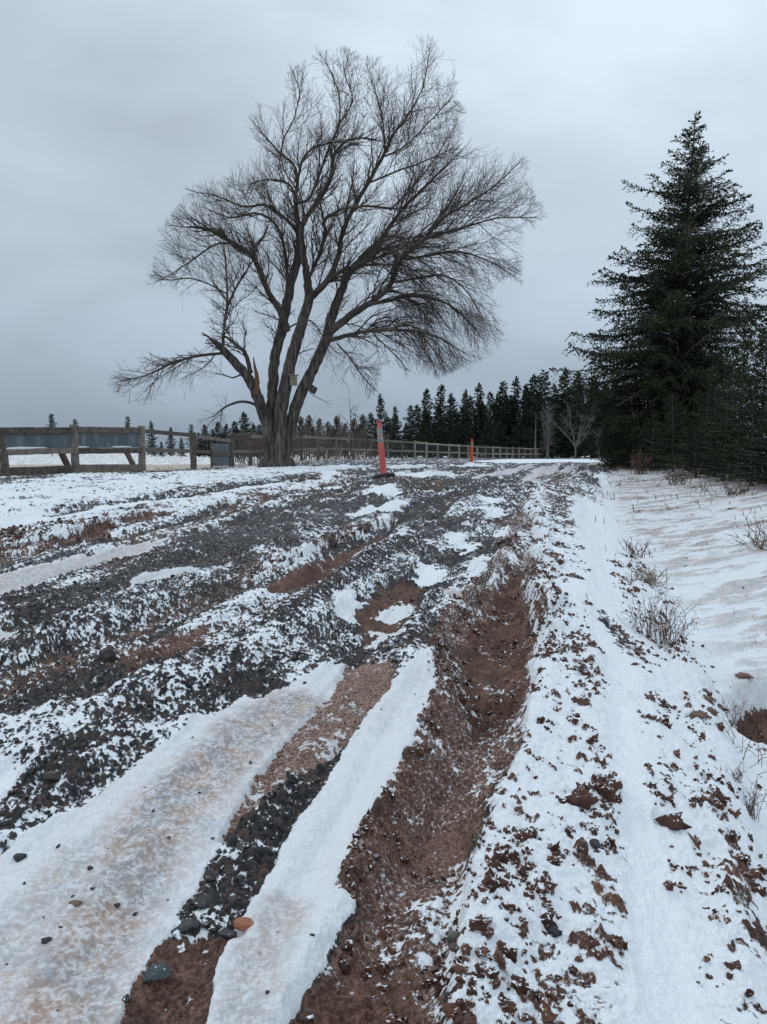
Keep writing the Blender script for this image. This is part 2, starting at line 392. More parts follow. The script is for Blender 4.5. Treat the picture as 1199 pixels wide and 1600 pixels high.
FEATS = []
def poly(px, soft=1.0, warp=1.0, **k):
    FEATS.append(('p', np.array([at(*p) for p in px]), soft, warp, k))
def line(px, wd, warp=1.0, **k):
    FEATS.append(('l', np.array([at(*p) for p in px]), wd, warp, k))
def spot(u, v, ru, rv, warp=1.0, **k):
    a = np.linspace(0, 2*math.pi, 13)[:-1]
    poly([(u+ru*math.cos(q)*(1+.18*math.sin(3*q+u)), v+rv*math.sin(q)*(1+.15*math.cos(2*q+v))) for q in a], 1.0, warp, **k)

# S snow cover, M mud (0 dark gravel .. 1 red mud), I dirty ice, R stone roughness, K clod roughness, h height change
# --- left verge
poly([(-500, 770), (0, 757), (240, 740), (420, 727), (520, 728), (520, 738), (300, 765), (100, 800), (0, 838), (-500, 930)], 3, 2, S=.66, M=.45, R=.5, K=.45)
line([(-200, 850), (0, 828), (150, 800), (300, 778), (470, 752)], .20, 1.5, S=.95, R=.1, K=.1)
line([(-200, 790), (0, 776), (200, 757), (420, 738)], .22, 2, S=.95, R=.1, K=.15)
line([(-100, 818), (60, 800), (200, 783), (330, 765)], .3, 1.5, S=.52, M=.35, K=.6, R=.6, h=.05)
spot(522, 747, 21, 11, S=1.05, R=.1, K=.05)
# --- left red rut and its berm
line([(-150, 862), (30, 842), (170, 822), (300, 795), (430, 772), (540, 752)], .45, 2, S=.52, M=.85, K=1.0, R=.4, h=.07)
line([(-150, 880), (0, 862), (60, 853), (130, 842), (168, 828)], .16, 1.2, S=.05, M=1.1, K=.5, h=-.06)
line([(195, 822), (230, 812), (262, 808)], .10, 1.2, S=.05, M=1.1, K=.5, h=-.03)
line([(-150, 884), (40, 866), (160, 845)], .10, 2, S=.3, M=.9, K=1.0, h=.04)
poly([(-100, 925), (0, 902), (60, 888), (130, 868), (200, 850), (250, 840), (258, 848), (200, 870), (130, 888), (60, 908), (0, 922), (-100, 950)], .8, 1.2, S=.97, I=.75, R=.12, K=.08, h=-.03)
# --- gravel fields
poly([(280, 868), (420, 812), (520, 785), (600, 775), (620, 792), (520, 832), (430, 862), (330, 884)], 1.5, 1.5, S=.28, M=.0, R=1)
poly([(0, 945), (120, 920), (235, 918), (250, 935), (150, 972), (80, 985), (0, 982)], 1.5, 1.5, S=.2, M=.05, R=1)
poly([(120, 930), (200, 890), (300, 868), (430, 862), (400, 890), (300, 935), (200, 965), (110, 965)], 1.5, 1.5, S=.24, M=.05, R=1)
poly([(203, 913), (222, 905), (262, 895), (320, 886), (372, 878), (366, 891), (325, 903), (280, 915), (240, 929), (214, 928)], .5, .6, S=1.1, I=.5, R=.03, K=.02, h=-.035)
poly([(-60, 1000), (0, 990), (40, 984), (76, 986), (62, 1002), (30, 1018), (0, 1032), (-60, 1050)], .5, .6, S=1.1, I=.55, R=.05, K=.02, h=-.03)
# --- berms between the ruts
line([(-60, 1045), (90, 995), (250, 938), (400, 884), (520, 832), (640, 788), (760, 752)], .30, 1.5, S=.42, M=.2, R=1, h=.05)
line([(0, 1075), (120, 1030), (240, 975), (340, 925), (410, 888)], .20, 2, S=.34, M=.5, R=.8, h=-.03)
poly([(405, 925), (440, 902), (480, 880), (540, 852), (590, 832), (614, 826), (618, 836), (570, 868), (515, 900), (460, 926), (425, 937)], .8, .8, S=.08, M=1.0, R=.25, K=.15, h=-.085)
line([(395, 905), (470, 868), (560, 832), (612, 815)], .10, 2, S=.5, M=.7, K=.8, h=.05)
line([(120, 1185), (240, 1100), (340, 1035), (430, 980), (530, 920), (620, 872), (700, 830), (770, 783), (810, 760)], .42, 1.5, S=.48, M=.12, R=1.1, h=.06)
line([(330, 1015), (420, 960), (480, 930)], .25, 2, S=.4, M=.45, R=.9)
line([(-60, 1310), (100, 1240), (200, 1178), (290, 1120), (400, 1060), (500, 1005), (560, 985)], .24, 2, S=.40, M=.2, R=1.2, h=-.03)
poly([(200, 1010), (300, 990), (330, 1030), (250, 1060), (190, 1040)], 2, 2, S=.35, M=.8, R=.8)
spot(600, 768, 48, 14, 1.5, S=.36, M=.4, R=1.0, K=.8, h=.10)
# --- tyre lugs pressed into the gravel
line([(430, 985), (520, 925), (600, 878), (680, 838), (740, 806)], .16, .5, T=1.0, S=.5)
line([(640, 800), (720, 775), (780, 755)], .22, .5, T=1.0, S=.42)
# --- pothole and snow patches
poly([(585, 925), (625, 900), (672, 905), (655, 945), (610, 985), (565, 985), (545, 960)], 1.2, 1, S=.12, M=.7, R=.6, h=-.06)
for (u, v, a, b, ice) in ((722, 847, 23, 12, 0), (673, 890, 26, 12, 0), (592, 981, 27, 18, .3), (628, 938, 23, 11, .2), (761, 806, 16, 8, 0), (796, 837, 18, 8, .2),
                          (733, 930, 16, 10, .9), (776, 789, 18, 5, 0), (590, 797, 34, 7, .1), (600, 776, 22, 5, 0), (672, 768, 18, 4, 0), (646, 742, 40, 5, 0), (700, 742, 28, 4, .2),
                          (545, 950, 14, 20, .1), (752, 885, 12, 18, .2), (110, 1160, 14, 10, 0), (330, 1165, 22, 10, 0), (10, 1230, 24, 16, 0), (530, 730, 40, 4, 0), (640, 729, 50, 3, 0), (740, 727, 30, 2.5, 0)):
    spot(u, v, a, b, 2.4, S=1.0, I=ice, R=.06, K=.05, h=-.015)
poly([(812, 757), (826, 742), (850, 729), (872, 726), (866, 740), (842, 757)], .6, 1, S=.92, I=.6, R=.1)
poly([(856, 757), (876, 738), (893, 727), (903, 727), (884, 745), (872, 759)], .6, 1, S=.92, I=.75, R=.1)
poly([(735, 748), (790, 735), (830, 724), (836, 731), (800, 741), (760, 752)], .6, 1, S=.8, I=.6, R=.2)
poly([(740, 721), (800, 717.5), (860, 716.6), (1010, 716.6), (1000, 722), (880, 722.5), (800, 724)], 1, 1, S=1.05, R=.05)
# --- the two packed ice strips in front
ICE_L = [(547, 1033), (500, 1052), (440, 1082), (375, 1108), (302, 1133), (288, 1160), (240, 1188), (190, 1228), (130, 1268), (60, 1308), (0, 1345), (-120, 1420), (-330, 1700), (150, 1700), (185, 1600), (215, 1540), (262, 1470), (318, 1380), (350, 1312), (398, 1240), (442, 1180), (482, 1120), (522, 1068)]
poly(ICE_L, .5, 1.1, S=.985, I=.30, M=.4, R=.05, K=.02, h=.0)
line([(60, 1700), (110, 1530), (190, 1390), (290, 1265), (380, 1170), (450, 1110)], .22, 1.2, I=1.0, R=.06)
line([(-80, 1640), (20, 1500), (120, 1370)], .14, 1.5, I=.7, R=.06)
poly([(540, 1036), (612, 1036), (604, 1075), (575, 1120), (545, 1160), (505, 1195), (455, 1225), (405, 1262), (350, 1312), (378, 1262), (408, 1215), (450, 1165), (485, 1115), (522, 1068)], .5, .8, S=.20, M=1.1, R=.12, K=.2, h=-.005, I=.5, F=.8)
poly([(575, 1125), (600, 1080), (580, 1130), (545, 1195), (500, 1260), (455, 1330), (415, 1400), (380, 1470), (290, 1480), (262, 1475), (300, 1400), (345, 1330), (385, 1285), (440, 1240), (510, 1195)], .6, 1, S=.34, M=.1, R=1.1, h=-.02)
poly([(262, 1472), (380, 1466), (345, 1530), (320, 1600), (300, 1700), (150, 1700), (186, 1598), (216, 1540)], .6, 1, S=.16, M=.95, R=.5, K=.3, h=-.025)
ICE_R = [(682, 1008), (655, 1028), (616, 1058), (582, 1110), (545, 1168), (505, 1238), (472, 1290), (432, 1362), (392, 1430), (350, 1500), (322, 1600), (300, 1700), (405, 1700), (458, 1595), (522, 1478), (562, 1400), (600, 1302), (640, 1202), (676, 1110), (686, 1050)]
poly(ICE_R, .35, .9, S=.99, I=.20, M=.4, R=.04, K=.02, h=.006)
line([(345, 1700), (385, 1580), (420, 1490), (445, 1430)], .11, 1.2, I=.7)
line([(585, 1145), (620, 1090), (655, 1045)], .07, 1.5, I=.35)
# --- the deep wheel trench on the right
line([(835, 775), (815, 810), (790, 860), (752, 915), (712, 965), (690, 1010), (690, 1075), (665, 1150), (632, 1235), (595, 1320), (562, 1395)], .09, 1, S=.22, M=1.0, K=1.2, R=.4, h=.015)
poly([(826, 800), (818, 850), (792, 900), (742, 948), (716, 985), (712, 1060), (690, 1120), (640, 1250), (595, 1345), (530, 1480), (460, 1600), (400, 1720), (680, 1720), (690, 1600), (712, 1500), (738, 1390), (728, 1330), (760, 1250), (805, 1180), (828, 1110), (829, 1000), (828, 900), (836, 810)], .8, 1, S=.24, M=1.0, R=.25, K=.5, h=-.06, F=.45)
poly([(806, 868), (760, 938), (738, 965), (722, 1010), (722, 1075), (745, 1110), (790, 1110), (819, 1085), (822, 1000), (822, 905)], 1.6, 1.2, S=.14, M=1.05, R=.25, K=.5, h=-.13, F=.15)
line([(770, 1060), (755, 1130), (715, 1230), (675, 1330)], .16, 1.5, h=-.05)
poly([(545, 1490), (640, 1500), (660, 1560), (630, 1720), (420, 1720), (470, 1590)], 2, 2, S=.10, M=1.05, R=.3, K=.45, h=-.01, F=.15)
poly([(640, 1270), (740, 1250), (740, 1300), (690, 1320), (620, 1320)], 2, 2, S=.12, M=1.0, K=.4)
poly([(600, 1395), (730, 1360), (735, 1420), (690, 1480), (600, 1470)], 2, 2, S=.36, M=1.0, K=.5)
# --- right verge: snow with clods, clean lane, stony ridge, ditch, bank
poly([(832, 760), (885, 755), (915, 850), (940, 950), (970, 1080), (985, 1250), (1000, 1400), (1060, 1720), (690, 1720), (735, 1400), (765, 1260), (815, 1180), (836, 1100), (836, 900)], 1, 1.5, S=.66, M=.85, K=1.0, R=.35)
line([(838, 790), (850, 860), (856, 930), (862, 990)], .10, 2, S=.50, M=.6, K=.9, R=.6, h=.05)
poly([(836, 745), (905, 735), (915, 790), (905, 850), (870, 860), (845, 800)], 2, 2, S=.48, M=.45, R=.9, K=.5)
line([(850, 920), (880, 990), (930, 1060), (960, 1090)], .12, 2, S=.52, M=.9, K=1.3, h=.03)
line([(770, 1500), (860, 1330), (960, 1260), (1030, 1240)], .14, 2, S=.55, M=.9, K=1.3, h=.03)
poly([(835, 1490), (880, 1472), (930, 1476), (968, 1495), (990, 1545), (1018, 1610), (1040, 1720), (830, 1720)], 1, 1.2, S=.40, M=.95, K=.9, R=.4, h=.015)
poly([(895, 780), (930, 780), (945, 850), (962, 940), (985, 1060), (1003, 1180), (1025, 1330), (1060, 1480), (1130, 1720), (1010, 1720), (985, 1500), (968, 1380), (962, 1250), (952, 1130), (928, 1010), (915, 900)], 1.2, 1.2, S=.98, R=.10, K=.10, M=.8, h=-.02)
line([(985, 880), (1015, 930), (1045, 1000), (1075, 1060), (1105, 1120), (1125, 1200), (1140, 1320), (1160, 1440), (1185, 1560), (1210, 1700)], .14, 2, S=.86, M=.55, K=.6, R=.55, h=.05)
line([(1110, 1240), (1130, 1330), (1150, 1420), (1180, 1520)], .05, 2, S=.46, M=.7, K=.8, R=.9, h=.02)
line([(950, 960), (975, 1000), (985, 1020)], .12, 2, S=.45, M=.4, R=.8)
poly([(936, 742), (950, 742), (958, 780), (985, 830), (1000, 870), (985, 862), (955, 815), (940, 775)], .8, 1, S=1.05, R=.05, K=.05, h=-.02)
line([(905, 728), (960, 722), (990, 722)], .9, 2, S=.45, M=.55, R=.6)
poly([(1138, 1112), (1165, 1080), (1230, 1066), (1330, 1080), (1330, 1170), (1240, 1175), (1172, 1158)], .6, .7, S=-.1, M=1.1, K=.4, h=-.26)

def seg_dist(X, Y, P, closed):
    d2 = np.full(X.shape, 1e9); n = len(P)
    inside = np.zeros(X.shape, bool)
    for i in range(n if closed else n-1):
        a = P[i]; b = P[(i+1) % n]; ex, ey = b-a; L = ex*ex+ey*ey+1e-12
        t = np.clip(((X-a[0])*ex+(Y-a[1])*ey)/L, 0, 1)
        d2 = np.minimum(d2, (X-a[0]-t*ex)**2+(Y-a[1]-t*ey)**2)
        if closed and ey != 0:
            c = ((a[1] > Y) != (b[1] > Y)) & (X < ex*(Y-a[1])/ey+a[0])
            inside ^= c
    d = np.sqrt(d2)
    return np.where(inside, -d, d) if closed else d

def ground_eval(X, Y):
    X = np.asarray(X, float).ravel(); Y = np.asarray(Y, float).ravel()
    n = len(X)
    z = base(X, Y)
    xd = np.interp(Y, DK[:, 0], DK[:, 1]); t = X-xd
    xf = np.interp(Y, FK[:, 0], FK[:, 1]); tl = X-xf
    D = np.maximum(Y, 1.0)
    # road coordinate for streaks along the road
    al = math.radians(13); sl = X*math.sin(al)+Y*math.cos(al); tr = X*math.cos(al)-Y*math.sin(al)
    big = fbm(X*.9, Y*.9, 4, 3); mid = fbm(X*3.1, Y*3.1, 4, 5)
    streak = fbm(tr*3.4, sl*.42, 4, 11); groove = fbm(tr*10.5, sl*.55, 3, 15)
    A = {}
    A['S'] = .37 + (streak-.5)*.5 + (groove-.5)*.5 + (big-.5)*.3
    A['M'] = .22 + (fbm(tr*2.2, sl*.4, 3, 21)-.5)*1.0
    A['I'] = np.zeros(n); A['R'] = np.ones(n); A['K'] = .15+0*X; A['h'] = (streak-.5)*.15*sst(45, 25, Y)+(groove-.5)*.045*sst(30, 15, Y); A['T'] = np.zeros(n); A['F'] = np.full(n, .22)
    kv = sst(-1.35, -1.0, t)*sst(16, 11, Y)
    for key, val in (('S', .84), ('M', .75), ('K', .55), ('R', .3)): A[key] = A[key]*(1-kv)+val*kv
    A['h'] = A['h']*(1-.7*kv)
    # bank right of the ditch: snow with wind ripples
    kb = sst(-.35, .25, t)*sst(33, 26, Y)
    rip = fbm(X*1.6+Y*.8, Y*6.5-X*2.2, 4, 31); rip2 = fbm(X*4.5+Y*1.6, Y*15-X*4.5, 3, 37)
    for key, val in (('S', 1.0-.42*sst(.50, .66, rip)*(.6+.6*sst(5, 10, Y))), ('M', .8), ('I', (.62+.25*sst(6, 11, Y))*sst(.46, .60, rip*.6+rip2*.4)+.10+.16*sst(7, 12, Y)), ('R', .12), ('K', .12)):
        A[key] = A[key]*(1-kb)+val*kb
    A['h'] = A['h']*(1-kb)+kb*((rip-.5)*.09+(rip2-.5)*.035)
    # field beyond the fence
    kf = sst(.5, -.8, tl)
    for key, val in (('S', .24+(big-.5)*.5), ('M', .5), ('R', .6), ('K', .3)):
        A[key] = A[key]*(1-kf)+val*kf
    A['h'] = A['h']*(1-kf)
    field = kf*sst(14, 18, Y)
    # grassy far ground beyond the crest
    kc = sst(46, 52, Y)
    A['S'] = A['S']*(1-kc)+kc*(.75+(big-.5)*.6)*np.where(kf > .5, .6, 1); A['R'] = A['R']*(1-.7*kc); A['h'] = A['h']*(1-kc)
    wx = fbm(X*2.3, Y*2.3, 4, 41)-.5; wy = fbm(X*2.3, Y*2.3, 4, 43)-.5
    wx2 = fbm(X*15, Y*15, 4, 45, .62)-.5; wy2 = fbm(X*15, Y*15, 4, 47, .62)-.5
    amp = .16*np.clip(D/4, .3, 3); amp2 = .07*np.clip(D/4, .35, 2)
    for kind, P, s, wp, kk in FEATS:
        d0 = P[:, 1].mean(); mg = .5+.12*d0+(s if kind == 'l' else 0)
        idx = np.nonzero((X > P[:, 0].min()-mg) & (X < P[:, 0].max()+mg) & (Y > P[:, 1].min()-mg) & (Y < P[:, 1].max()+mg))[0]
        if not len(idx): continue
        x = X[idx]+wp*(.5*amp[idx]*wx[idx]+amp2[idx]*wx2[idx]); y = Y[idx]+wp*(.5*amp[idx]*wy[idx]*1.3+amp2[idx]*wy2[idx])
        d = seg_dist(x, y, P, kind == 'p')
        if kind == 'p':
            e = .022*s*np.clip(D[idx]/2.5, .7, 5); wt = sst(e, -e, d); wth = sst(2.2*e+.03, -2.2*e-.03, d)
        else:
            wt = wth = sst(s, s*.25, d)
        for key, val in kk.items():
            if key == 'h': A['h'][idx] += val*wth
            else: A[key][idx] = A[key][idx]*(1-wt)+val*wt
    # micro relief
    lim = sst(30, 12, Y)
    p1, i1 = worley(X/.019, Y/.019, 101); p2, i2 = worley(X/.033, Y/.033, 111); p3, i3 = worley(X/.010, Y/.010, 121)
    size_var = fbm(X*1.7, Y*1.7, 3, 131)
    far = np.clip((Y-4)/8, 0, 1)
    st = np.maximum(np.maximum(p1*.019, p3*.010), p2*.033*sst(.46, .66, size_var))
    ident = np.where(st == p1*.019, i1, np.where(st == p3*.010, i3, i2))
    p4, i4 = worley(X/.075, Y/.075, 141)
    st = np.maximum(st, far*p4*.045); ident = np.where(st == far*p4*.045, i4, ident)
    cl = fbm(X*24, Y*24, 4, 151, .6); cb = fbm(X*4.0, Y*4.0, 3, 157)
    ck = np.maximum(0, cl-.5+(cb-.5)*.7)*.085
    lump = (fbm(X*48, Y*48, 3, 161, .6)-.5)*.016
    R = np.clip(A['R'], 0, 1.4); K = np.clip(A['K'], 0, 1.5)
    tread = A['T']*(.5+.5*np.sin(sl*2*math.pi/.085+np.sin(tr*9)*1.5))*.026
    fl = (fbm(X*34, Y*34, 4, 171, .6)-.5)
    hm = st*R*.9 + ck*K*1.15 + lump*(.35*R+.6*K+.55*np.clip(A['M'], 0, 1)) + tread
    amp_s = .009*R+.016*K+.006
    Lv = (A['S']-.5)*2.6*amp_s + amp_s*.55 + fl*1.3*amp_s + (mid-.5)*1.1*amp_s
    pre = .5 + (Lv-hm)/(amp_s*1.25)
    pre = np.where(A['S'] > .93, np.maximum(pre, .5+(A['S']-.9)*2.2-hm*9+fl*.5), pre)
    flo = (.14+.13*sst(2.2, 6, Y)+.17*sst(.8, 1, A['M'])*sst(.12, .24, A['S'])+.05*np.clip(1-A['M'], 0, 1))*sst(-.02, .25, A['S'])-.3*(1-sst(-.02, .25, A['S']))
    pre = np.where(Y < 45, np.maximum(pre, flo), pre)
    micro = np.maximum(hm, np.minimum(Lv, hm+.03))
    z = z + A['h'] + (mid-.5)*.045*lim*(.35+.65*np.clip(R, 0, 1)) + micro*np.clip(lim+.25, 0, 1)
    z = z + (fbm(X*30, Y*30, 4, 181, .65)-.5)*.014*sst(.4, .9, pre)*sst(14, 6, Y)*(1-.6*np.clip(A['I']*2, 0, 1))
    return z, np.clip(pre, -.5, 1.5), A['M'], np.clip(A['I'], 0, 1), ident, field, A, kb

def gz(x, y): return float(ground_eval([x], [y])[0][0])

# rows: spaced by what they cover in the picture, columns: a fan
rows = [0.55]
while rows[-1] < 1.25: rows.append(rows[-1]+.02)
while rows[-1] < 900:
    d = rows[-1]; ee = max(.42, EYE-float(smooth_interp(np.array([d]), ZK)[0]))
    px = 1.25*d*d/(FPX*ee)
    cap_ = .0036*d if d < 18 else (.012*d if d < 110 else .05*d)
    rows.append(d+min(px, cap_))
rows = np.array(rows)
tc_ = np.concatenate([-np.geomspace(3.2, 1.0, 30)[:-1], -np.arange(1.0, .58, -4.0/FPX), np.arange(-.58, .58, 1.45/FPX), np.arange(.58, 1.0, 4.0/FPX), np.geomspace(1.0, 3.2, 30)])
GX = tc_[None, :]*rows[:, None]; GY = np.broadcast_to(rows[:, None], GX.shape)
gz_, gsnow, gmud, gice, gtone, gfield, GA, gkb = ground_eval(GX, GY)
nr, nc = GX.shape
gv = np.stack([GX.ravel(), GY.ravel(), gz_], -1)
ii = (np.arange(nr-1)[:, None]*nc+np.arange(nc-1)[None, :])
gq = np.stack([ii, ii+1, ii+nc+1, ii+nc], -1).reshape(-1, 4)
print('ground', nr, nc, len(gv))
cx = GX[:-1, :-1].ravel(); cy = GY[:-1, :-1].ravel()
xr_ = np.interp(cy, DK[:, 0], DK[:, 1])-np.interp(cy, [0, 2, 9, 14, 30, 60], [.95, .98, .85, .9, 1.0, 1.0]); xl_ = np.interp(cy, FK[:, 0], FK[:, 1])
is_field = (cx < xl_-.1)
is_road = (cx < xr_) & ~is_field & (cx > xl_+np.interp(cy, [0, 14, 20, 28, 36, 50], [3.4, 3.4, 3.0, 2.2, 1.0, .5])) & (cy < 60)
def sub_ground(name, mask):
    q = gq[mask]; used, inv = np.unique(q, return_inverse=True)
    me = mk_mesh(name, gv[used], inv.reshape(-1, 4), M['ground'], True,
                 {'snow': gsnow[used], 'mud': gmud[used], 'ice': gice[used], 'tone': gtone[used], 'field': gfield[used], 'frost': GA['F'][used]})
    return tag(link(name, me), kind='structure')
sub_ground('road', is_road); sub_ground('field', is_field); sub_ground('ground', ~is_road & ~is_field)

# ------------------------------------------------------------------ loose stones and clods
def ico(sub):
    import bmesh
    bm = bmesh.new(); bmesh.ops.create_icosphere(bm, subdivisions=sub, radius=1.0)
    v = np.array([x.co[:] for x in bm.verts]); f = np.array([[q.index for q in p.verts] for p in bm.faces]); bm.free(); return v, f
ICO = {k: ico(k) for k in (1, 2, 3)}
def stone_shape(rng, sub=2, slab=0.55, angular=True, rnd=.42):
    v, f = ICO[sub]; v = v.copy()
    if angular:                                            # cut by random planes: slate-like facets
        for _ in range(12):
            n = rng.normal(size=3); n /= np.linalg.norm(n); o = rng.uniform(.42, .88)
            d = v @ n - o; v = v - np.maximum(d, 0)[:, None]*n
    else:
        for k in range(5):
            n = rng.normal(size=3)*2.6; v = v*(1+.15*np.sin(v @ n*1.5+rng.uniform(0, 6)))[:, None]
        v = v*(1+rnd*(rng.random(len(v))-.5))[:, None]
    return v*np.array([1, rng.uniform(.6, .95), slab*rng.uniform(.7, 1.2)]), f
def rotmats(rng, n, tilt):
    a = rng.uniform(0, 2*math.pi, n); b = rng.normal(0, tilt, n); c = rng.normal(0, tilt, n)
    ca, sa, cb, sb, cc, sc = np.cos(a), np.sin(a), np.cos(b), np.sin(b), np.cos(c), np.sin(c)
    Rz = np.zeros((n, 3, 3)); Rz[:, 0, 0] = ca; Rz[:, 0, 1] = -sa; Rz[:, 1, 0] = sa; Rz[:, 1, 1] = ca; Rz[:, 2, 2] = 1
    Rx = np.zeros((n, 3, 3)); Rx[:, 0, 0] = 1; Rx[:, 1, 1] = cb; Rx[:, 1, 2] = -sb; Rx[:, 2, 1] = sb; Rx[:, 2, 2] = cb
    Ry = np.zeros((n, 3, 3)); Ry[:, 1, 1] = 1; Ry[:, 0, 0] = cc; Ry[:, 0, 2] = sc; Ry[:, 2, 0] = -sc; Ry[:, 2, 2] = cc
    return Rx @ Ry @ Rz
def scatter(name, pts, size, mat, shapes, rng, tilt=.35, sink=.25, smooth=False):
    n = len(pts); Rm = rotmats(rng, n, tilt); which = rng.integers(0, len(shapes), n); tone = rng.random(n)
    V = []; F = []; T = []; off = 0
    for k, (sv, sf) in enumerate(shapes):
        ids = np.nonzero(which == k)[0]
        if not len(ids): continue
        vv = np.einsum('nij,vj->nvi', Rm[ids], sv)*size[ids][:, None, None]
        vv += pts[ids][:, None, :]; vv[:, :, 2] += (size[ids]*(.5-sink))[:, None]
        V.append(vv.reshape(-1, 3)); m = len(sv)
        F.append((sf[None]+off+(np.arange(len(ids))*m)[:, None, None]).reshape(-1, sf.shape[1])); off += m*len(ids)
        T.append(np.repeat(tone[ids], m))
    me = mk_mesh(name, np.vstack(V), np.vstack(F), mat, smooth, {'tone': np.concatenate(T)})
    return tag(link(name, me), kind='stuff')

GXr, GYr = gv[:, 0], gv[:, 1]
vis = np.abs(GXr/GYr) < .62
area = (np.gradient(rows)[:, None]*np.gradient(tc_)[None, :]*rows[:, None]).ravel()
def pick(weight, density, rng, ymax=9, ymin=1.2):
    """random ground points, density per square metre times weight"""
    m = vis & (GYr < ymax) & (GYr > ymin)
    lam = np.where(m, weight*density*area, 0)
    k = rng.poisson(lam); idx = np.repeat(np.arange(len(lam)), k)
    p = gv[idx].copy(); j = (rng.random((len(idx), 2))-.5)
    p[:, 0] += j[:, 0]*.006; p[:, 1] += j[:, 1]*.006
    return p, idx
rg = np.random.default_rng(11)
shp1 = [stone_shape(rg, 1, .6) for _ in range(14)]; shp2 = [stone_shape(rg, 2, .55) for _ in range(10)]
roadw = ((cxv := GXr) < np.interp(GYr, DK[:, 0], DK[:, 1])-.75)
Rr = np.clip(GA['R'], 0, 1.2); Sx = GA['S']; Mx = GA['M']; Kx = GA['K']
wgt = roadw*sst(.3, .9, Rr)*sst(.75, .35, Sx)*sst(.95, .35, Mx)*sst(.2, .6, fbm(GXr*2.2, GYr*2.2, 3, 201))
p, ix = pick(wgt, 700, rg, 7.0)
sz = np.clip(rg.lognormal(math.log(.0085), .42, len(p)), .004, .026)
scatter('gravel', p, sz, M['gravel'], shp1, rg, .4, .3)
wi = roadw*(GA['I'] > .2)*(Sx > .9)
p, ix = pick(wi, 26, rg, 5.0)
scatter('ice_pebbles', p, np.clip(rg.lognormal(math.log(.0065), .5, len(p)), .003, .018), M['gravel'], shp1, rg, .4, .42)
p, ix = pick(wgt*sst(4.5, 2.5, GYr), 110, rg, 5.0)
sz = np.clip(rg.lognormal(math.log(.017), .3, len(p)), .01, .034)
scatter('coarse_gravel', p, sz, M['gravel'], shp2, rg, .35, .3)
# clods of frozen mud: clustered
shc = [stone_shape(rg, 2, .75, False) for _ in range(10)]
cl = fbm(GXr*3.2, GYr*3.2, 3, 157); cl2 = fbm(GXr*11, GYr*11, 3, 211)
wc = sst(.25, .8, Kx)*sst(.47, .60, cl*.55+cl2*.45)*sst(.98, .8, Sx)*sst(.3, .6, Mx)
wc = wc*(.25+1.6*sst(.5, .62, fbm(GXr*26, GYr*26, 2, 223)))
p, ix = pick(wc, 3000, rg, 8.0)
sz = np.clip(rg.lognormal(math.log(.0066), .5, len(p)), .003, .026)
scatter('mud_clods', p, sz, M['clod'], shc, rg, .6, .25, False)

# ------------------------------------------------------------------ single stones one can point at
def stone(name, label, cat, u, v, px, stops, slab=.55, rough=.55, angular=True, seed=1, rz=0., sink=.3, stretch=1.0, dust=.1, flat_tone=None):
    rr = np.random.default_rng(seed)
    x, y = at(u, v); r = px/2/FPX*y*1.02
    sv, sf = stone_shape(rr, 3, slab, angular, .10); sv = sv*r*np.array([1, stretch, 1])
    ca, sa = math.cos(rz), math.sin(rz); sv = sv @ np.array([[ca, sa, 0], [-sa, ca, 0], [0, 0, 1]])
    m = stone_mat(name+'_stone', stops, dust, rough)
    me = mk_mesh(name, sv, sf, m, not angular, {'tone': np.full(len(sv), .5)+.25*(rr.random(len(sv))-.5)})
    o = link(name, me, None, (x, y, gz(x, y)+r*slab*(.62-sink)))
    return tag(o, label, cat)
dk = [(0.2, (.020, .020, .023)), (.8, (.05, .047, .048))]
rb = [(0.2, (.055, .026, .018)), (.8, (.13, .066, .045))]
tan = [(0.2, (.10, .062, .045)), (.8, (.20, .13, .095))]
stone('orange_stone', 'small orange brown stone at the edge of the right ice strip', 'stone', 384, 1458, 40, [(0.2, (.22, .075, .035)), (.8, (.42, .17, .09))], .6, .5, seed=3)
stone('slate_slab', 'flat dark teal slate slab lying in the bare mud between the ice strips', 'stone', 241, 1535, 56, [(0.2, (.018, .026, .030)), (.8, (.04, .055, .06))], .4, .35, seed=4, rz=-.5)
stone('green_stone', 'grey green pointed stone with reddish top beside the brown trench', 'stone', 709, 1482, 40, [(0.2, (.075, .080, .06)), (.8, (.16, .165, .13))], .8, .7, seed=5)
stone('mud_lump', 'reddish brown mud lump alone on the clean snow lane', 'clod', 1048, 1305, 38, rb, .6, .9, False, 6, dust=.35)
stone('dark_stone', 'flat black stone among gravel left of the orange stone', 'stone', 292, 1456, 46, dk, .4, .4, seed=7, rz=.2)
stone('dark_stone', 'squarish black stone touching the orange stone', 'stone', 357, 1460, 32, dk, .8, .4, seed=8)
stone('dark_stone', 'long dark stone above the orange stone in the gravel strip', 'stone', 318, 1418, 40, dk, .5, .45, seed=9, rz=.4)
stone('dark_stone', 'small dark stone frozen into the left ice strip', 'stone', 184, 1435, 14, dk, .7, .5, seed=10)
stone('dark_stone', 'flat dark stone half sunk in the brown stained ice', 'stone', 119, 1440, 30, tan, .3, .5, seed=11)
stone('dark_stone', 'dark stone on the white edge of the left ice strip', 'stone', 34, 1363, 26, dk, .6, .5, seed=12)
stone('dark_stone', 'smooth dark oval stone in snow above the muddy patch', 'stone', 866, 1479, 20, dk, .7, .5, False, 13)
stone('dark_stone', 'square dark stone in the clod covered snow right of the trench', 'stone', 930, 1342, 21, dk, .8, .5, seed=14)
stone('mud_lump', 'tall brown clod standing in snow right of the trench', 'clod', 908, 1280, 34, rb, 1.0, .9, False, 15, dust=.2)
stone('tan_stone', 'rounded tan stone highest on the stony ridge', 'stone', 1104, 1119, 24, tan, .6, .7, False, 16)
stone('tan_stone', 'rounded tan stone just below the highest one on the ridge', 'stone', 1112, 1138, 19, tan, .6, .7, False, 17)
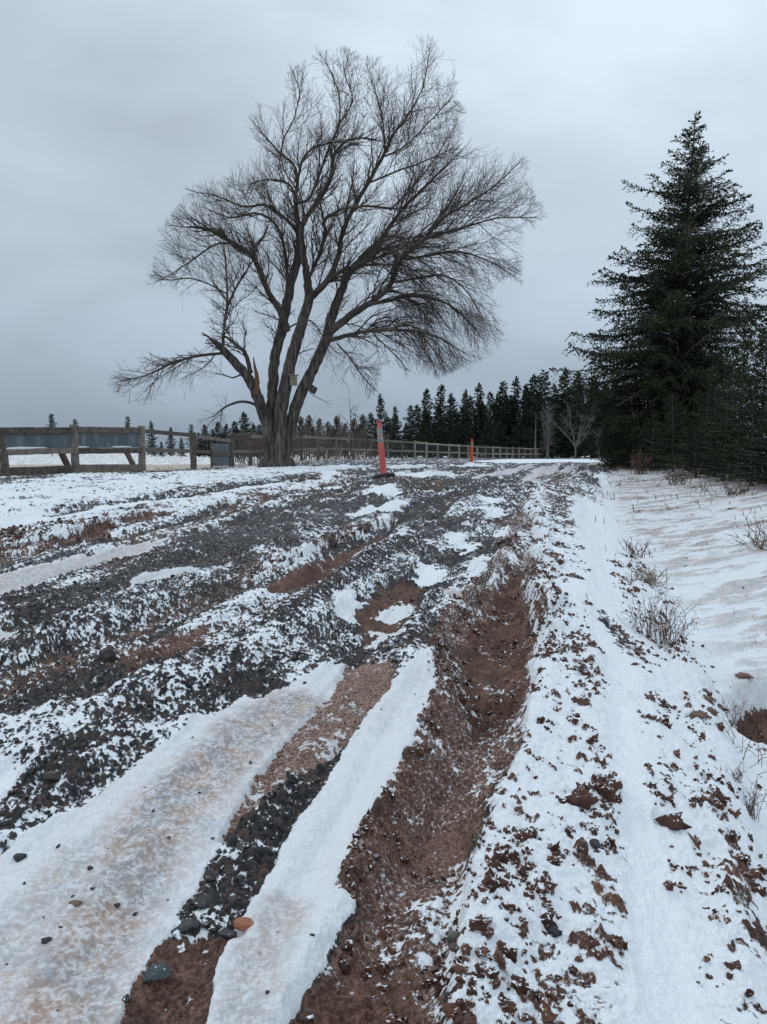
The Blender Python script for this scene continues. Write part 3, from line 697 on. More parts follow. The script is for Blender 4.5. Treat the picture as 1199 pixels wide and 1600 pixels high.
stone('tan_stone', 'wide flat tan stone on the ridge beside dead grass', 'stone', 1091, 1146, 26, tan, .45, .7, False, 18)
stone('dark_stone', 'pair of dark cobbles, larger one, on the snowy gravel at left', 'stone', 166, 1030, 26, [(0.2, (.03, .024, .024)), (.8, (.075, .06, .058))], .8, .6, False, 19)
stone('red_stone', 'flat reddish brown stone in the snowy gravel left of the ice', 'stone', 170, 1079, 26, [(0.2, (.10, .05, .038)), (.8, (.19, .095, .07))], .4, .7, seed=20)
stone('dark_stone', 'big grey slate piece on the snowy gravel berm', 'stone', 372, 1012, 26, dk, .5, .5, seed=21)
stone('dark_stone', 'dark brown stone at the crest of the gravel edge above the ice', 'stone', 82, 1240, 28, [(0.2, (.035, .025, .022)), (.8, (.085, .06, .052))], .6, .5, seed=22)
stone('red_stone', 'reddish stone on snow at the foot of the ditch bank', 'stone', 1161, 1064, 22, [(0.2, (.13, .07, .06)), (.8, (.24, .14, .12))], .4, .8, False, 23)
stone('dark_stone', 'dark pointed stone on snow between the clods and the ridge weeds', 'stone', 1003, 1024, 14, rb, .7, .7, seed=24)

# ------------------------------------------------------------------ the big bare tree
TD = 26.0                                                   # its distance
def tpx(x, y, off=0.0):                                     # traced in an enlarged crop of the photo
    return atd(160+x*.5922, 50+y*.5922, TD+off)
SC = .5922/FPX*TD                                            # metres per crop pixel
OUT = np.array([(10, 930), (30, 865), (90, 830), (170, 860), (260, 835), (285, 790), (200, 745), (190, 680), (120, 655), (150, 520), (205, 440), (290, 360), (335, 385), (345, 320), (370, 250), (395, 190), (480, 175), (478, 105), (510, 85), (570, 45), (640, 35), (690, 60), (770, 60), (785, 15), (868, 0), (905, 60), (945, 70), (930, 170), (965, 200), (950, 310), (1060, 285), (1125, 330), (1145, 430), (1185, 480), (1115, 515), (1112, 640), (1050, 660), (1020, 700), (1088, 740), (1045, 850), (960, 885), (880, 920), (800, 900), (745, 880), (725, 950), (690, 985), (610, 960), (560, 1000), (520, 1010), (420, 1030), (300, 1050), (255, 1060), (230, 990), (150, 1005), (60, 980)])
def in_out(x, y):
    c = False; n = len(OUT); j = n-1
    for i in range(n):
        xi, yi = OUT[i]; xj, yj = OUT[j]
        if (yi > y) != (yj > y) and x < (xj-xi)*(y-yi)/(yj-yi)+xi: c = not c
        j = i
    return c
LIMBS = [  # points, widths (crop px), depth offsets at start and end
    ([(440, 1160), (438, 1060), (424, 1000), (405, 950), (380, 905), (345, 865), (315, 835), (290, 812)], [30, 34, 34, 32, 28, 25, 21, 12], -.2, -.8),
    ([(455, 1160), (448, 1000), (450, 930), (455, 860), (475, 780), (490, 700), (510, 620), (520, 560), (515, 500), (510, 440), (515, 395), (505, 350), (470, 320), (430, 275), (400, 240)], [32, 32, 32, 31, 30, 28, 26, 22, 18, 14, 11, 8, 6, 4, 2], .3, .8),
    ([(462, 1165), (464, 1080), (472, 1000), (488, 910), (508, 830), (528, 765), (545, 700), (540, 640), (530, 580), (525, 520), (545, 480), (580, 430), (605, 380), (610, 330), (640, 290), (690, 280), (740, 290)], [46, 44, 40, 37, 34, 31, 28, 22, 20, 18, 15, 14, 12, 10, 8, 5, 2], -.3, .2),
    ([(478, 1160), (494, 1050), (520, 965), (555, 890), (590, 815), (603, 760), (625, 700), (650, 640), (690, 590), (740, 540), (790, 470), (840, 420), (900, 360), (960, 300)], [34, 36, 35, 33, 32, 30, 26, 22, 18, 14, 12, 9, 6, 2], -.1, 1.0),
    ([(600, 795), (650, 752), (700, 718), (750, 682), (772, 640), (790, 600), (850, 545), (900, 490), (960, 455), (1030, 410), (1095, 350)], [24, 22, 19, 16, 14, 13, 11, 9, 7, 5, 2], -.3, -2.0),
    ([(605, 812), (650, 800), (700, 790), (760, 786), (830, 790), (900, 812), (965, 855)], [15, 13, 12, 11, 9, 6, 2], -.5, -2.6),
    ([(700, 718), (760, 708), (800, 696), (850, 700), (920, 722), (985, 785)], [12, 11, 10, 8, 6, 2], -.8, -1.6),
    ([(770, 660), (830, 650), (900, 642), (960, 682), (1000, 745)], [8, 7, 6, 4, 2], -1, -3),
    ([(790, 600), (860, 590), (940, 580), (1020, 605), (1090, 645)], [8, 7, 6, 4, 2], -1, .4),
    ([(850, 545), (940, 520), (1040, 492), (1150, 490)], [8, 7, 4, 2], -1.4, -.6),
    ([(650, 640), (690, 612), (760, 560), (830, 540), (900, 545)], [11, 9, 7, 5, 2], .6, 2.2),
    ([(490, 790), (470, 740), (440, 690), (410, 620), (390, 585), (350, 560), (300, 530), (262, 517), (228, 515)], [22, 21, 19, 17, 15, 13, 11, 9, 5], .1, -1.2),
    ([(405, 610), (402, 575), (412, 555), (425, 540)], [14, 12, 10, 5], -.5, -.3),
    ([(545, 705), (590, 660), (620, 600), (635, 530), (660, 470), (700, 400), (740, 330), (762, 280), (800, 230), (830, 180), (850, 130), (865, 40)], [23, 20, 17, 16, 14, 13, 11, 9, 7, 5, 4, 2], -.2, .3),
    ([(745, 310), (742, 250), (730, 190), (705, 120)], [7, 5, 4, 2], .1, 1),
    ([(545, 650), (575, 580), (590, 530), (586, 495), (640, 465), (700, 460), (765, 466), (840, 480)], [12, 12, 11, 10, 9, 7, 5, 2], -.3, -2.2),
    ([(560, 690), (620, 637), (680, 612), (740, 590), (805, 560), (870, 500)], [14, 12, 10, 9, 6, 2], -.4, -2),
    ([(510, 450), (545, 440), (575, 370), (600, 300), (625, 240), (625, 170), (605, 110), (580, 65)], [10, 9, 8, 7, 6, 5, 3, 2], .5, -.6),
    ([(625, 240), (660, 180), (640, 110), (650, 60)], [4, 4, 3, 2], 0, .4),
    ([(515, 400), (530, 335), (562, 305), (625, 290), (690, 300)], [9, 8, 7, 5, 2], .6, 2.4),
    ([(700, 400), (770, 370), (840, 345), (920, 310)], [7, 6, 4, 2], .2, -1.8),
    ([(760, 470), (830, 395), (880, 330), (935, 240)], [7, 6, 4, 2], -1.4, 2),
    ([(740, 330), (800, 300), (870, 230), (925, 170)], [6, 5, 4, 2], .1, 1.5),
    ([(495, 700), (478, 560), (450, 500), (400, 478), (345, 490), (280, 470)], [12, 10, 9, 7, 5, 2], .3, 1.6),
    ([(512, 520), (480, 490), (430, 457), (370, 460), (300, 432), (235, 420)], [12, 10, 8, 6, 4, 2], .5, 2.2),
    ([(510, 440), (490, 400), (440, 390), (395, 400), (380, 430)], [8, 7, 5, 4, 2], .6, -1.2),
    ([(470, 330), (480, 280), (505, 230), (520, 160), (505, 110)], [5, 5, 4, 3, 2], .7, -.4),
    ([(350, 560), (300, 560), (240, 600), (180, 640), (140, 660)], [7, 6, 5, 3, 2], -.9, -1.8),
    ([(318, 830), (322, 770), (330, 720), (328, 650), (325, 600), (318, 540)], [10, 9, 8, 6, 4, 2], -.7, -.9),
    ([(330, 725), (355, 672), (385, 622), (400, 600)], [8, 7, 5, 3], -.7, .1),
    ([(327, 690), (280, 665), (230, 650), (180, 655), (145, 650)], [5, 4, 4, 3, 2], -.8, -2),
    ([(392, 900), (378, 850), (350, 822), (322, 802)], [16, 14, 11, 6], -.5, -.6),
    ([(318, 848), (250, 855), (190, 872), (150, 890), (110, 908), (55, 920)], [9, 9, 8, 7, 4, 2], -.7, -1.8),
    ([(410, 985), (370, 975), (330, 987), (298, 1010)], [10, 9, 7, 3], -.2, -1),
    ([(372, 900), (345, 912), (320, 905), (300, 900)], [6, 5, 4, 2], -.5, 0),
    ([(620, 822), (655, 862), (690, 912), (722, 945)], [6, 5, 4, 2], -.6, -1.4),
    ([(565, 880), (545, 945), (590, 975)], [4, 3, 1.5], -.7, -1.6),
    ([(492, 780), (545, 760), (580, 800), (600, 850)], [6, 5, 4, 2], -.6, -1.4),
]
tree_loc = tpx(462, 1150); tree_loc[2] = gz(tree_loc[0], tree_loc[1])-.1
tree = thing('bare_tree', 'large leafless many stemmed tree behind the wooden fence', 'tree', tree_loc)
trunk = MB(); crown = MB(); rgt = np.random.default_rng(5)
axes = []
for k, (pp, ww, o0, o1) in enumerate(LIMBS):
    n = len(pp); tt = np.linspace(0, 1, n)
    P = np.array([tpx(x, y, o0+(o1-o0)*t**1.2) for (x, y), t in zip(pp, tt)])
    R = np.array(ww)*SC/2*np.where(np.array(ww) > 20, .86, .80)
    # Catmull-Rom refinement with a little wander
    m = 6; Q = []; RR = []
    for i in range(n-1):
        p0, p1, p2, p3 = P[max(i-1, 0)], P[i], P[i+1], P[min(i+2, n-1)]
        for j in range(m):
            t = j/m
            Q.append(.5*((2*p1)+(-p0+p2)*t+(2*p0-5*p1+4*p2-p3)*t*t+(-p0+3*p1-3*p2+p3)*t**3)); RR.append(R[i]*(1-t)+R[i+1]*t)
    Q.append(P[-1]); RR.append(R[-1]); Q = np.array(Q); RR = np.array(RR)
    wob = rgt.normal(0, 1, Q.shape)*np.clip(RR*.12, .004, .012)[:, None]; wob[0] = 0; Q = Q+wob
    if k == 0: Q = Q
    big = RR[0] > .16
    (trunk if big else crown).tube(Q-tree_loc, RR, 14 if big else 8, True, rgt.random(), 0.10 if big else .1)
    axes.append((Q, RR))
# root flare
for a in np.linspace(0, 2*math.pi, 9)[:-1]:
    c = tpx(460, 1120)-tree_loc; c[2] = .55
    e_ = c+np.array([math.cos(a)*.62, math.sin(a)*.6, -.75]); mid_ = c+np.array([math.cos(a)*.40, math.sin(a)*.36, -.35])
    trunk.tube([c, mid_, e_], [.25, .25, .16], 10, True, rgt.random(), .2)
inv = 1.0/SC
ctr = tpx(500, 700)
def to_crop(p):
    d = p-np.array([0, 0, EYE]); d = d/d[1]
    xx = d[0]; dz = d[2]; yy = (dz*cp+sp)/(cp-dz*sp); f = 1/(cp-dz*sp) if False else (1/(cp-dz*sp))
    u = PW/2+FPX*xx*f; v = PH/2-FPX*yy
    return (u-160)/.5922, (v-50)/.5922
def trop(cx_, cy_, lvl):
    o = np.array([(cx_-510)/500, 0, (680-cy_)/500]); nrm = np.linalg.norm(o)+1e-6; o = o/nrm
    drp = max(0, min(1, (cx_-600)/250))*max(0, min(1, (cy_-470)/150))
    dl = max(0, min(1, (330-cx_)/100))*max(0, min(1, (cy_-700)/80))*.5
    up = .55*(1-drp)
    return o*.55+np.array([0.12*drp, 0, up-1.25*max(drp, dl)])
count = [0, 0, 0, 0]
def grow(p, d, L, r, lvl):
    n = max(3, int(L/(.16 if lvl < 3 else .09))); st = L/n
    pts = [p]; q = p.copy(); dd = d/np.linalg.norm(d)
    crv = rgt.normal(0, .22, 3)
    x0, y0 = to_crop(p)
    for i in range(n):
        cx_, cy_ = to_crop(q)
        tr = trop(cx_, cy_, lvl)
        late = i/n
        if lvl >= 2 and late > .6: tr = tr+np.array([0, 0, .5])
        dd = dd+tr*(.13 if lvl < 3 else .10)+crv*.09+rgt.normal(0, .10, 3); dd[1] *= .97; dd /= np.linalg.norm(dd)
        q = q+dd*st
        cx_, cy_ = to_crop(q)
        if not in_out(cx_, cy_) and i > 1: break
        if abs(q[1]-TD) > 3.6: dd[1] *= -.3
        pts.append(q.copy())
    if len(pts) < 3: return
    pts = np.array(pts); m = len(pts)
    rad = np.linspace(r, max(r*.42, .0030), m)
    crown.tube(pts-tree_loc, rad, 5 if lvl == 1 else 3, False, rgt.random()); count[lvl] += 1
    if lvl >= 3: return
    step = (.15, .125, .13)[lvl-1]
    nb = int(L*len(pts)/(n+1)/step)
    for b in range(nb):
        s_ = (.12+.88*(b+rgt.random())/max(nb, 1)); k = min(m-2, int(s_*(m-1)))
        ax = pts[k+1]-pts[k]; ax /= np.linalg.norm(ax)
        side = rgt.normal(size=3); side[1] *= .8; side -= ax*(side @ ax); side /= np.linalg.norm(side)+1e-9
        a = rgt.uniform(.5, 1.0)
        nd = ax*math.cos(a)+side*math.sin(a)
        nl = L*rgt.uniform(.35, .62)*(1-.45*s_) if lvl < 2 else rgt.uniform(.22, .75)
        grow(pts[k], nd, nl, max(rad[k]*.6, .0036), lvl+1)
for k, (Q, RR) in enumerate(axes):
    Ls = np.concatenate([[0], np.cumsum(np.linalg.norm(np.diff(Q, axis=0), axis=1))])
    s_ = .3+rgt.random()*.3
    thin = RR[0] < .12
    while s_ < Ls[-1]-.05:
        k2 = min(len(Q)-2, int(np.searchsorted(Ls, s_)-1)); r = RR[k2]
        gap = .17 if r < .10 else (.36 if r < .17 else 1.3)
        s_ += gap*rgt.uniform(.6, 1.4)
        if r > .26: continue
        cx_, cy_ = to_crop(Q[k2])
        if cy_ > 900 and cx_ > 330: continue
        ax = Q[k2+1]-Q[k2]; ax /= np.linalg.norm(ax)
        side = rgt.normal(size=3); side[1] *= .85; side -= ax*(side @ ax); side /= np.linalg.norm(side)
        a = rgt.uniform(.45, .95)
        frac = s_/Ls[-1]
        L = rgt.uniform(.7, 1.9)*(.55 if r > .15 else 1.0)*(1-.35*frac)*(1.1 if cy_ > 800 else 1)*(1.35 if (cx_ > 640 and cy_ > 480) else 1)
        grow(Q[k2], ax*math.cos(a)+side*math.sin(a), L, float(np.clip(r*.42, .008, .026)), 1)
    grow(Q[-1], Q[-1]-Q[-3], rgt.uniform(.5, .9), max(RR[-1]*.8, .008), 2)
print('twigs', count)
trunk.build('trunk', M['bark'], tree, True); crown.build('crown', M['twig'], tree, True)
stump = MB(); s0 = [tpx(405, 955, -.7), tpx(409, 925, -.75), tpx(407, 900, -.75), tpx(402, 880, -.75), tpx(399, 858, -.75)]
stump.tube(np.array(s0)-tree_loc, np.array([13, 12, 9, 6, 2])*SC/2, 8, True, .5, .45)
tag(stump.build('broken_branch', M['raw_wood'], tree), 'splintered reddish branch stub')
burl = MB(); burl.tube(np.array([tpx(548, 938, -.35), tpx(560, 945, -.4), tpx(566, 938, -.4)])-tree_loc, [.12, .13, .04], 8, True, .4, .5)
burl.build('burl', M['bark'], tree)

# birdhouse hung on the middle stem
bh = tpx(505, 918, -.75)
b = thing('birdhouse', 'small pale wooden birdhouse hung on the bare tree stem', 'birdhouse', bh, .25)
mb = MB(); mb.beam((0, 0, -.16), (0, 0, .14), .21, .18, (0, 1, 0), .008); mb.build('box', M['box_wood'], b)
mb = MB(); mb.beam((-.15, 0, .165), (.15, 0, .15), .27, .024, (0, 0, 1), .004); mb.build('roof', M['box_wood'], b)
mb = MB(); mb.beam((-.11, .0, -.172), (.11, .0, -.172), .19, .02, (0, 0, 1), .004); mb.build('floor_board', M['box_wood'], b)
mb = MB(); th = np.linspace(0, 2*math.pi, 13)[:-1]
mb.tube([(0, -.094, .03), (0, -.0915, .03)], .028, 12, True, .1); mb.build('entrance_shade_disc', M['rubber_and_shade'], b)  # solid black disc on the box front, painted shade of the entrance hole

# ------------------------------------------------------------------ conifers
def spindles(P, D, Ln, Wd, rng, tone):
    """needle shoots: thin three sided spindles at P along D"""
    n = len(P)
    D = D/(np.linalg.norm(D, axis=1)[:, None]+1e-9)
    A = np.cross(D, rng.normal(size=(n, 3))); A /= np.linalg.norm(A, axis=1)[:, None]+1e-9; B = np.cross(D, A)
    V = np.zeros((n, 5, 3)); V[:, 0] = P; V[:, 4] = P+D*Ln[:, None]
    m = P+D*(Ln*.45)[:, None]
    for k in range(3):
        a = k*2*math.pi/3
        V[:, 1+k] = m+(A*math.cos(a)+B*math.sin(a))*Wd[:, None]/2
    f = np.array([(0, 2, 1), (0, 3, 2), (0, 1, 3), (4, 1, 2), (4, 2, 3), (4, 3, 1)])
    F = (f[None]+(np.arange(n)*5)[:, None, None]).reshape(-1, 3)
    return V.reshape(-1, 3), F, np.repeat(tone, 5)

def conifer(H, lean, prof, n_br, rng, seed_len=.30, twig_gap=.10, shoot=(.09, .028), lift=.25, droop=.30, start=.06, arms=(), bare=0.0, dens=1.0, tw_len=.34, trunk_r=None, jag=.35, hang=0.0, pw=.92, thin_top=0.0, curl=.45, endt=.55):
    """prof(h, phi) -> branch length. Returns trunk MB, wood MB, foliage arrays"""
    tr = MB(); wd = MB(); R0 = trunk_r or H*.014
    zz = np.linspace(-.15, H, 14); ax = np.stack([lean(zz/H)[0], lean(zz/H)[1], zz], -1)
    tr.tube(ax, np.maximum(R0*(1-zz/H)**.9, .012), 8, True, .5, .1)
    Ps, Ds, Ls, Ws, Ts = [], [], [], [], []
    ga = 2.399
    for k in range(n_br+len(arms)):
        arm = arms[k-n_br] if k >= n_br else None
        h = start+(1-start)*((min(k, n_br-1)+rng.random())/n_br)**pw
        if arm is None and (h > .995 or (h > .55 and rng.random() < thin_top)): continue
        phi = k*ga+rng.normal(0, .3)
        L = prof(h, phi)*(1-jag+jag*1.3*rng.random()**.8)
        if arm: h, phi, L = arm
        if L < .06: continue
        x0, y0 = lean(np.array(h)); p = np.array([float(x0), float(y0), h*H])
        up = lift*(.55+1.9*h*h) + rng.normal(0, .15)
        d = np.array([math.cos(phi), math.sin(phi), 0]); n = max(4, int(L/.22))
        pts = [p]; q = p.copy()
        for i in range(n):
            s_ = i/n
            sl = up-droop*math.sin(s_*math.pi*.9)*1.3*(1-h*.5)+curl*s_**3
            v = np.array([d[0], d[1], sl]); v += np.array([-d[1], d[0], 0])*rng.normal(0, .08)
            q = q+v/np.linalg.norm(v)*L/n; pts.append(q.copy())
        pts = np.array(pts)
        wd.tube(pts, np.linspace(max(.006, L*.014), .004, len(pts)), 4, False, rng.random())
        cum = np.linspace(0, L, len(pts)); tone = np.clip(rng.normal(.5, .16), .1, .9)
        gap = twig_gap/dens
        for s_ in np.arange(max(bare*L, .05), L, gap):
            fr = s_/L; c = np.array([np.interp(s_, cum, pts[:, i]) for i in range(3)])
            i0 = min(len(pts)-2, int(fr*(len(pts)-1))); T = pts[i0+1]-pts[i0]; T /= np.linalg.norm(T)
            sd = np.array([-T[1], T[0], 0]); sd /= np.linalg.norm(sd)+1e-9
            for sgn in (-1, 1):
                tl = tw_len*(1-.45*h)*min(1, L/.8)*(1-endt*fr)*rng.uniform(.5, 1.25)
                td = T*rng.uniform(.35, .9)+sd*sgn*rng.uniform(.5, 1.0)+np.array([0, 0, rng.normal(-.05, .28)]); td /= np.linalg.norm(td)
                m = max(2, int(tl/shoot[0]*2.1))
                u = (np.arange(m)+rng.random(m))/m
                P = c+td*(u*tl)[:, None]+np.array([0, 0, -.10-hang*(1-h)])*(u**2*tl)[:, None]
                D = td[None]+rng.normal(0, .55, (m, 3))+np.array([0, 0, .15])
                Ps.append(P); Ds.append(D); Ls.append(shoot[0]*rng.uniform(.7, 1.4, m)); Ws.append(shoot[1]*rng.uniform(.7, 1.3, m)); Ts.append(np.clip(tone+rng.normal(0, .14, m)+.18*(fr-.4), 0, 1))
        m = 4; P = np.repeat(pts[-1:], m, 0); D = (pts[-1]-pts[-2])[None]/(L/n)+rng.normal(0, .35, (m, 3))
        Ps.append(P); Ds.append(D); Ls.append(shoot[0]*1.5*np.ones(m)); Ws.append(shoot[1]*np.ones(m)); Ts.append(np.full(m, tone+.1))
    # leader
    m = 10; P = np.stack([np.full(m, float(lean(np.array(1.0))[0])), np.full(m, float(lean(np.array(1.0))[1])), H*(1-.03*rng.random(m))], -1)
    Ps.append(P); Ds.append(rng.normal(0, .5, (m, 3))+np.array([0, 0, 1.])); Ls.append(np.full(m, shoot[0]*1.5)); Ws.append(np.full(m, shoot[1])); Ts.append(np.full(m, .5))
    fol = spindles(np.vstack(Ps), np.vstack(Ds), np.concatenate(Ls), np.concatenate(Ws), rng, np.concatenate(Ts))
    return tr, wd, fol

def add_wood(wd, fol, name, mat, parent):
    me = mk_mesh(name, fol[0], fol[1], mat, False, {'tone': fol[2]}); return link(name, me, parent)

# tall spruce right of the road, silhouette from the photo
SD = 24.0
b0 = atd(1046, 722, SD); b0[2] = gz(b0[0], b0[1])-.05
tip = atd(1093, 172, SD); SH = tip[2]-b0[2]; slope = tip[0]-b0[0]
def edge(pts):
    a = np.array([(x, atd(600, y, SD)[2]-b0[2], atd(x, y, SD)[0]-b0[0]) for x, y in pts]); o = np.argsort(a[:, 1]); return a[o, 1], a[o, 2]
LZ, LX = edge([(1093, 172), (1062, 192), (1042, 212), (1040, 245), (1038, 270), (1026, 300), (1008, 345), (960, 390), (925, 432), (912, 470), (905, 520), (890, 560), (915, 610), (930, 690), (945, 730)])
RZ, RX = edge([(1093, 172), (1118, 190), (1136, 220), (1142, 238), (1132, 268), (1146, 290), (1160, 315), (1192, 350), (1208, 410), (1182, 470), (1185, 520), (1170, 600), (1140, 690), (1110, 725)])
def lean_s(t): return slope*np.asarray(t)**1.15, .25*np.asarray(t)
def prof_s(h, phi):
    z = h*SH; tx = float(lean_s(h)[0]); c = math.cos(phi)
    # branches sweep up, so they reach further up than they start
    zz = min(z+.25, SH); l = tx-float(np.interp(zz, LZ, LX)); r = float(np.interp(zz, RZ, RX))-tx
    wgt_ = (1+c)/2; base_ = (l+r)/2
    L = r*wgt_+l*(1-wgt_); s_ = abs(c)
    rag = .78+.5*float(vnoise(np.array([h*17.0]), np.array([phi*1.1 % 7]), 5)[0])
    return max(.15, ((L*s_+base_*(1-s_))*.96-.12-.18*h)*rag)
rs = np.random.default_rng(21)
big = thing('spruce_tree', 'tall ragged dark spruce with grey lichened trunk right of the road', 'tree', b0)
tr_, wd_, fol_ = conifer(SH, lean_s, prof_s, 560, rs, twig_gap=.085, shoot=(.085, .037), lift=.36, droop=.40, pw=1.2, thin_top=.40, curl=.25, arms=[(.76, 3.0, 2.0), (.755, 3.5, 1.5), (.69, 3.1, 1.9), (.71, .1, 2.1), (.70, -.3, 1.8), (.64, .0, 2.3), (.60, .2, 2.5), (.575, 3.2, 2.15), (.56, 2.9, 2.0), (.27, 3.14, 3.0), (.28, 3.4, 2.8), (.84, .1, 1.1), (.83, 3.1, .9), (.52, -.2, 2.7), (.42, .1, 2.6)], endt=.32, start=.05, bare=.16, tw_len=.56, trunk_r=.20, jag=.5, hang=.75)
tr_.build('trunk', M['spruce_bark'], big, True); add_wood(wd_, fol_, 'crown', M['needles'], big)
wd_.build('branch_wood', M['spruce_bark'], big, True)
db = MB()
for k in range(330):
    h = rs.uniform(.12, .86); phi = rs.uniform(math.pi, 2*math.pi) if k % 4 else rs.uniform(0, 6.28); L = prof_s(h, phi)*rs.uniform(.3, .85)
    p = np.array([float(lean_s(h)[0]), float(lean_s(h)[1]), h*SH]); d = np.array([math.cos(phi), math.sin(phi), rs.uniform(-.1, .45)]); pts = [p]
    for i in range(6):
        d = d+rs.normal(0, .16, 3)+np.array([0, 0, -.05]); d /= np.linalg.norm(d); pts.append(pts[-1]+d*L/6)
    db.tube(pts, np.linspace(.022, .006, 7), 4, False, rs.random())
    for j in range(5):
        q = pts[rs.integers(1, 7)]; dd = d+rs.normal(0, .8, 3); dd /= np.linalg.norm(dd); db.tube([q, q+dd*.12, q+dd*.24+np.array([0, 0, -.05])], [.009, .007, .004], 3, False, rs.random())
tag(db.build('dead_branches', M['lichen_wood'], big, True), 'bare grey lichened inner branches')

# young spruces crowding under it
def prof_young(H, wmax):
    def f(h, phi): return wmax*(1-h)**.8*(.85+.3*math.sin(phi*2+h*9))+.04
    return f
def lean_0(t): return .12*np.asarray(t)**2, 0*np.asarray(t)
young = []
for k in range(3):
    ry = np.random.default_rng(60+k); H = (3.2, 3.6, 4.0)[k]
    t_ = thing('young_spruce', 'young bushy green spruce in the dense thicket below the tall spruce', 'tree', (0, 0, 0), 0, 'young spruces under the tall spruce')
    a_, w_, f_ = conifer(H, lean_0, prof_young(H, 1.15+.1*k), 120, ry, twig_gap=.10, shoot=(.085, .028), lift=.34, droop=.16, start=.03, bare=.05, tw_len=.30, trunk_r=.05, jag=.3)
    for q_, n_ in ((a_, 'trunk'), (w_, 'branch_wood')): q_.build(n_, M['spruce_bark'], t_, True)
    add_wood(w_, f_, 'crown', M['needles_young'], t_); young.append(t_)
YS = [  # base pixel x, row of the tip, depth, variant
    (1195, 492, 15.5, 0), (1235, 470, 14.5, 1), (1150, 545, 17.0, 2), (1105, 585, 18.5, 0), (1180, 590, 14.2, 2), (1055, 615, 20.0, 1), (1020, 645, 21.5, 0), (1135, 640, 15.8, 1),
    (1090, 655, 17.5, 2), (990, 668, 23.0, 2), (1210, 620, 13.2, 1), (1280, 480, 13.5, 2), (1330, 520, 12.5, 0), (1160, 500, 19.5, 1), (968, 660, 27.0, 0), (1240, 560, 17, 0), (1040, 640, 24, 2), (1120, 560, 22.5, 1), (1000, 620, 27.0, 1), (1075, 600, 26, 0), (985, 640, 25.5, 1), (965, 675, 24.5, 2), (1015, 600, 25.5, 2), (1045, 590, 26.5, 0), (1095, 575, 25, 2)]
for i, (u, v, d, k) in enumerate(YS):
    o = young[k] if not young[k].get('_u') else copy_thing(young[k])
    young[k]['_u'] = 1
    if '_u' in o.keys() and o is not young[k]: del o['_u']
    p = atd(u, v, d); z0 = gz(p[0], p[1]); H = (3.2, 3.6, 4.0)[k]; s_ = (p[2]-z0)/H
    o.location = (p[0], p[1], z0); o.rotation_euler = (0, 0, i*1.9); o.scale = (max(.7, s_*.98), max(.7, s_*.98), s_)
for y_ in young: del y_['_u']

# conifers of the far tree line
def prof_far(kind):
    def f(h, phi):
        if kind == 0: return 1.95*(1-h)**.8*(.8+.3*math.sin(phi*2+h*23))
        if kind == 1: return 1.6*(1-h)**.68*(.75+.4*math.sin(phi*3+h*17))
        if kind == 2: return 2.35*(1-h)**.9*(.8+.3*math.sin(phi+h*31))
        return 1.5*math.sin(min(1, (1-h)*1.35+.08)*math.pi*.62)*(.7+.5*math.sin(phi*2+h*13)) if h > .3 else .25
    return f
FARH = 9.0
FAR_L = 'dark spruce in the far tree line behind the post and rail fence'
far = []
for k in range(7):
    rf = np.random.default_rng(80+k)
    t_ = thing('far_spruce' if k < 3 or k > 4 else ('far_pine' if k == 3 else 'far_larch'), FAR_L, 'tree')
    kd = (0, 1, 2, 3, 1, 2, 0)[k]
    a_, w_, f_ = conifer(FARH, lambda t: (.15*np.sin(np.asarray(t)*3), 0*np.asarray(t)), prof_far(kd), 135 if k != 3 else 90, rf, twig_gap=.20, shoot=(.24, .11), lift=.22, droop=.25, start=.05 if k < 3 or k > 4 else .25, bare=.1, tw_len=.62, trunk_r=.11, jag=.5 if k < 5 else .85)
    a_.build('trunk', M['spruce_bark'] if k != 4 else M['brown_twig'], t_, True)
    add_wood(w_, f_, 'crown', M['needles_far'] if k != 4 else M['needles_brown'], t_); far.append(t_)
used = set()
def place_far(k, u, v, d, wsc=1.0, rz=0., label=None, group=None, name=None):
    o = far[k] if k not in used else copy_thing(far[k]); used.add(k)
    p = atd(u, v, d); z0 = float(base([p[0]], [p[1]])[0])-.05; s_ = (p[2]-z0)/FARH
    o.location = (p[0], p[1], z0); o.scale = (s_*wsc, s_*wsc, s_); o.rotation_euler = (0, 0, rz)
    o['label'] = label or FAR_L
    if group: o['group'] = group
    elif 'group' in o.keys(): del o['group']
    return o
GL = 'spruces of the far tree line'
TIPS = [(617, 636), (667, 609), (690, 603), (705, 616), (728, 611), (750, 600), (766, 614), (787, 597), (808, 590), (822, 602), (835, 587), (850, 580), (866, 602), (884, 576), (903, 583), (928, 588), (945, 600), (962, 592), (980, 600)]
place_far(2, 594, 617, 84, 1.05, .3, 'dense dark spruce at the left end of the far tree line, behind the pink post')
for i, (u, v) in enumerate(TIPS):
    place_far((5, 1, 6, 2, 0, 5, 6, 2)[i % 8], u, v, 96+(i*37 % 11), 1.05+.12*(i % 4), i*2.1, None, GL)
rr_ = np.random.default_rng(33)
for i in range(34):                                           # rows behind and lower trees in front
    u = 588+i*12.4+3*math.sin(i*1.7)+rr_.uniform(-5, 5); top = np.interp(u, [580, 640, 700, 800, 960, 1020], [648, 632, 622, 606, 598, 600])
    place_far((6, 5, 3, 2, 5, 1, 0)[i % 7], u, top+rr_.uniform(2, 26), rr_.uniform(104, 122), rr_.uniform(1.2, 1.9), i*1.3, None, GL)
for i in range(14):
    u = 640+i*24+rr_.uniform(-6, 6)
    place_far((2, 0)[i % 2], u, rr_.uniform(650, 672), rr_.uniform(91, 95), 1.75, i*.7, None, GL)
BR = 'brownish thin topped conifer behind the fence, between bare tree and pink post'
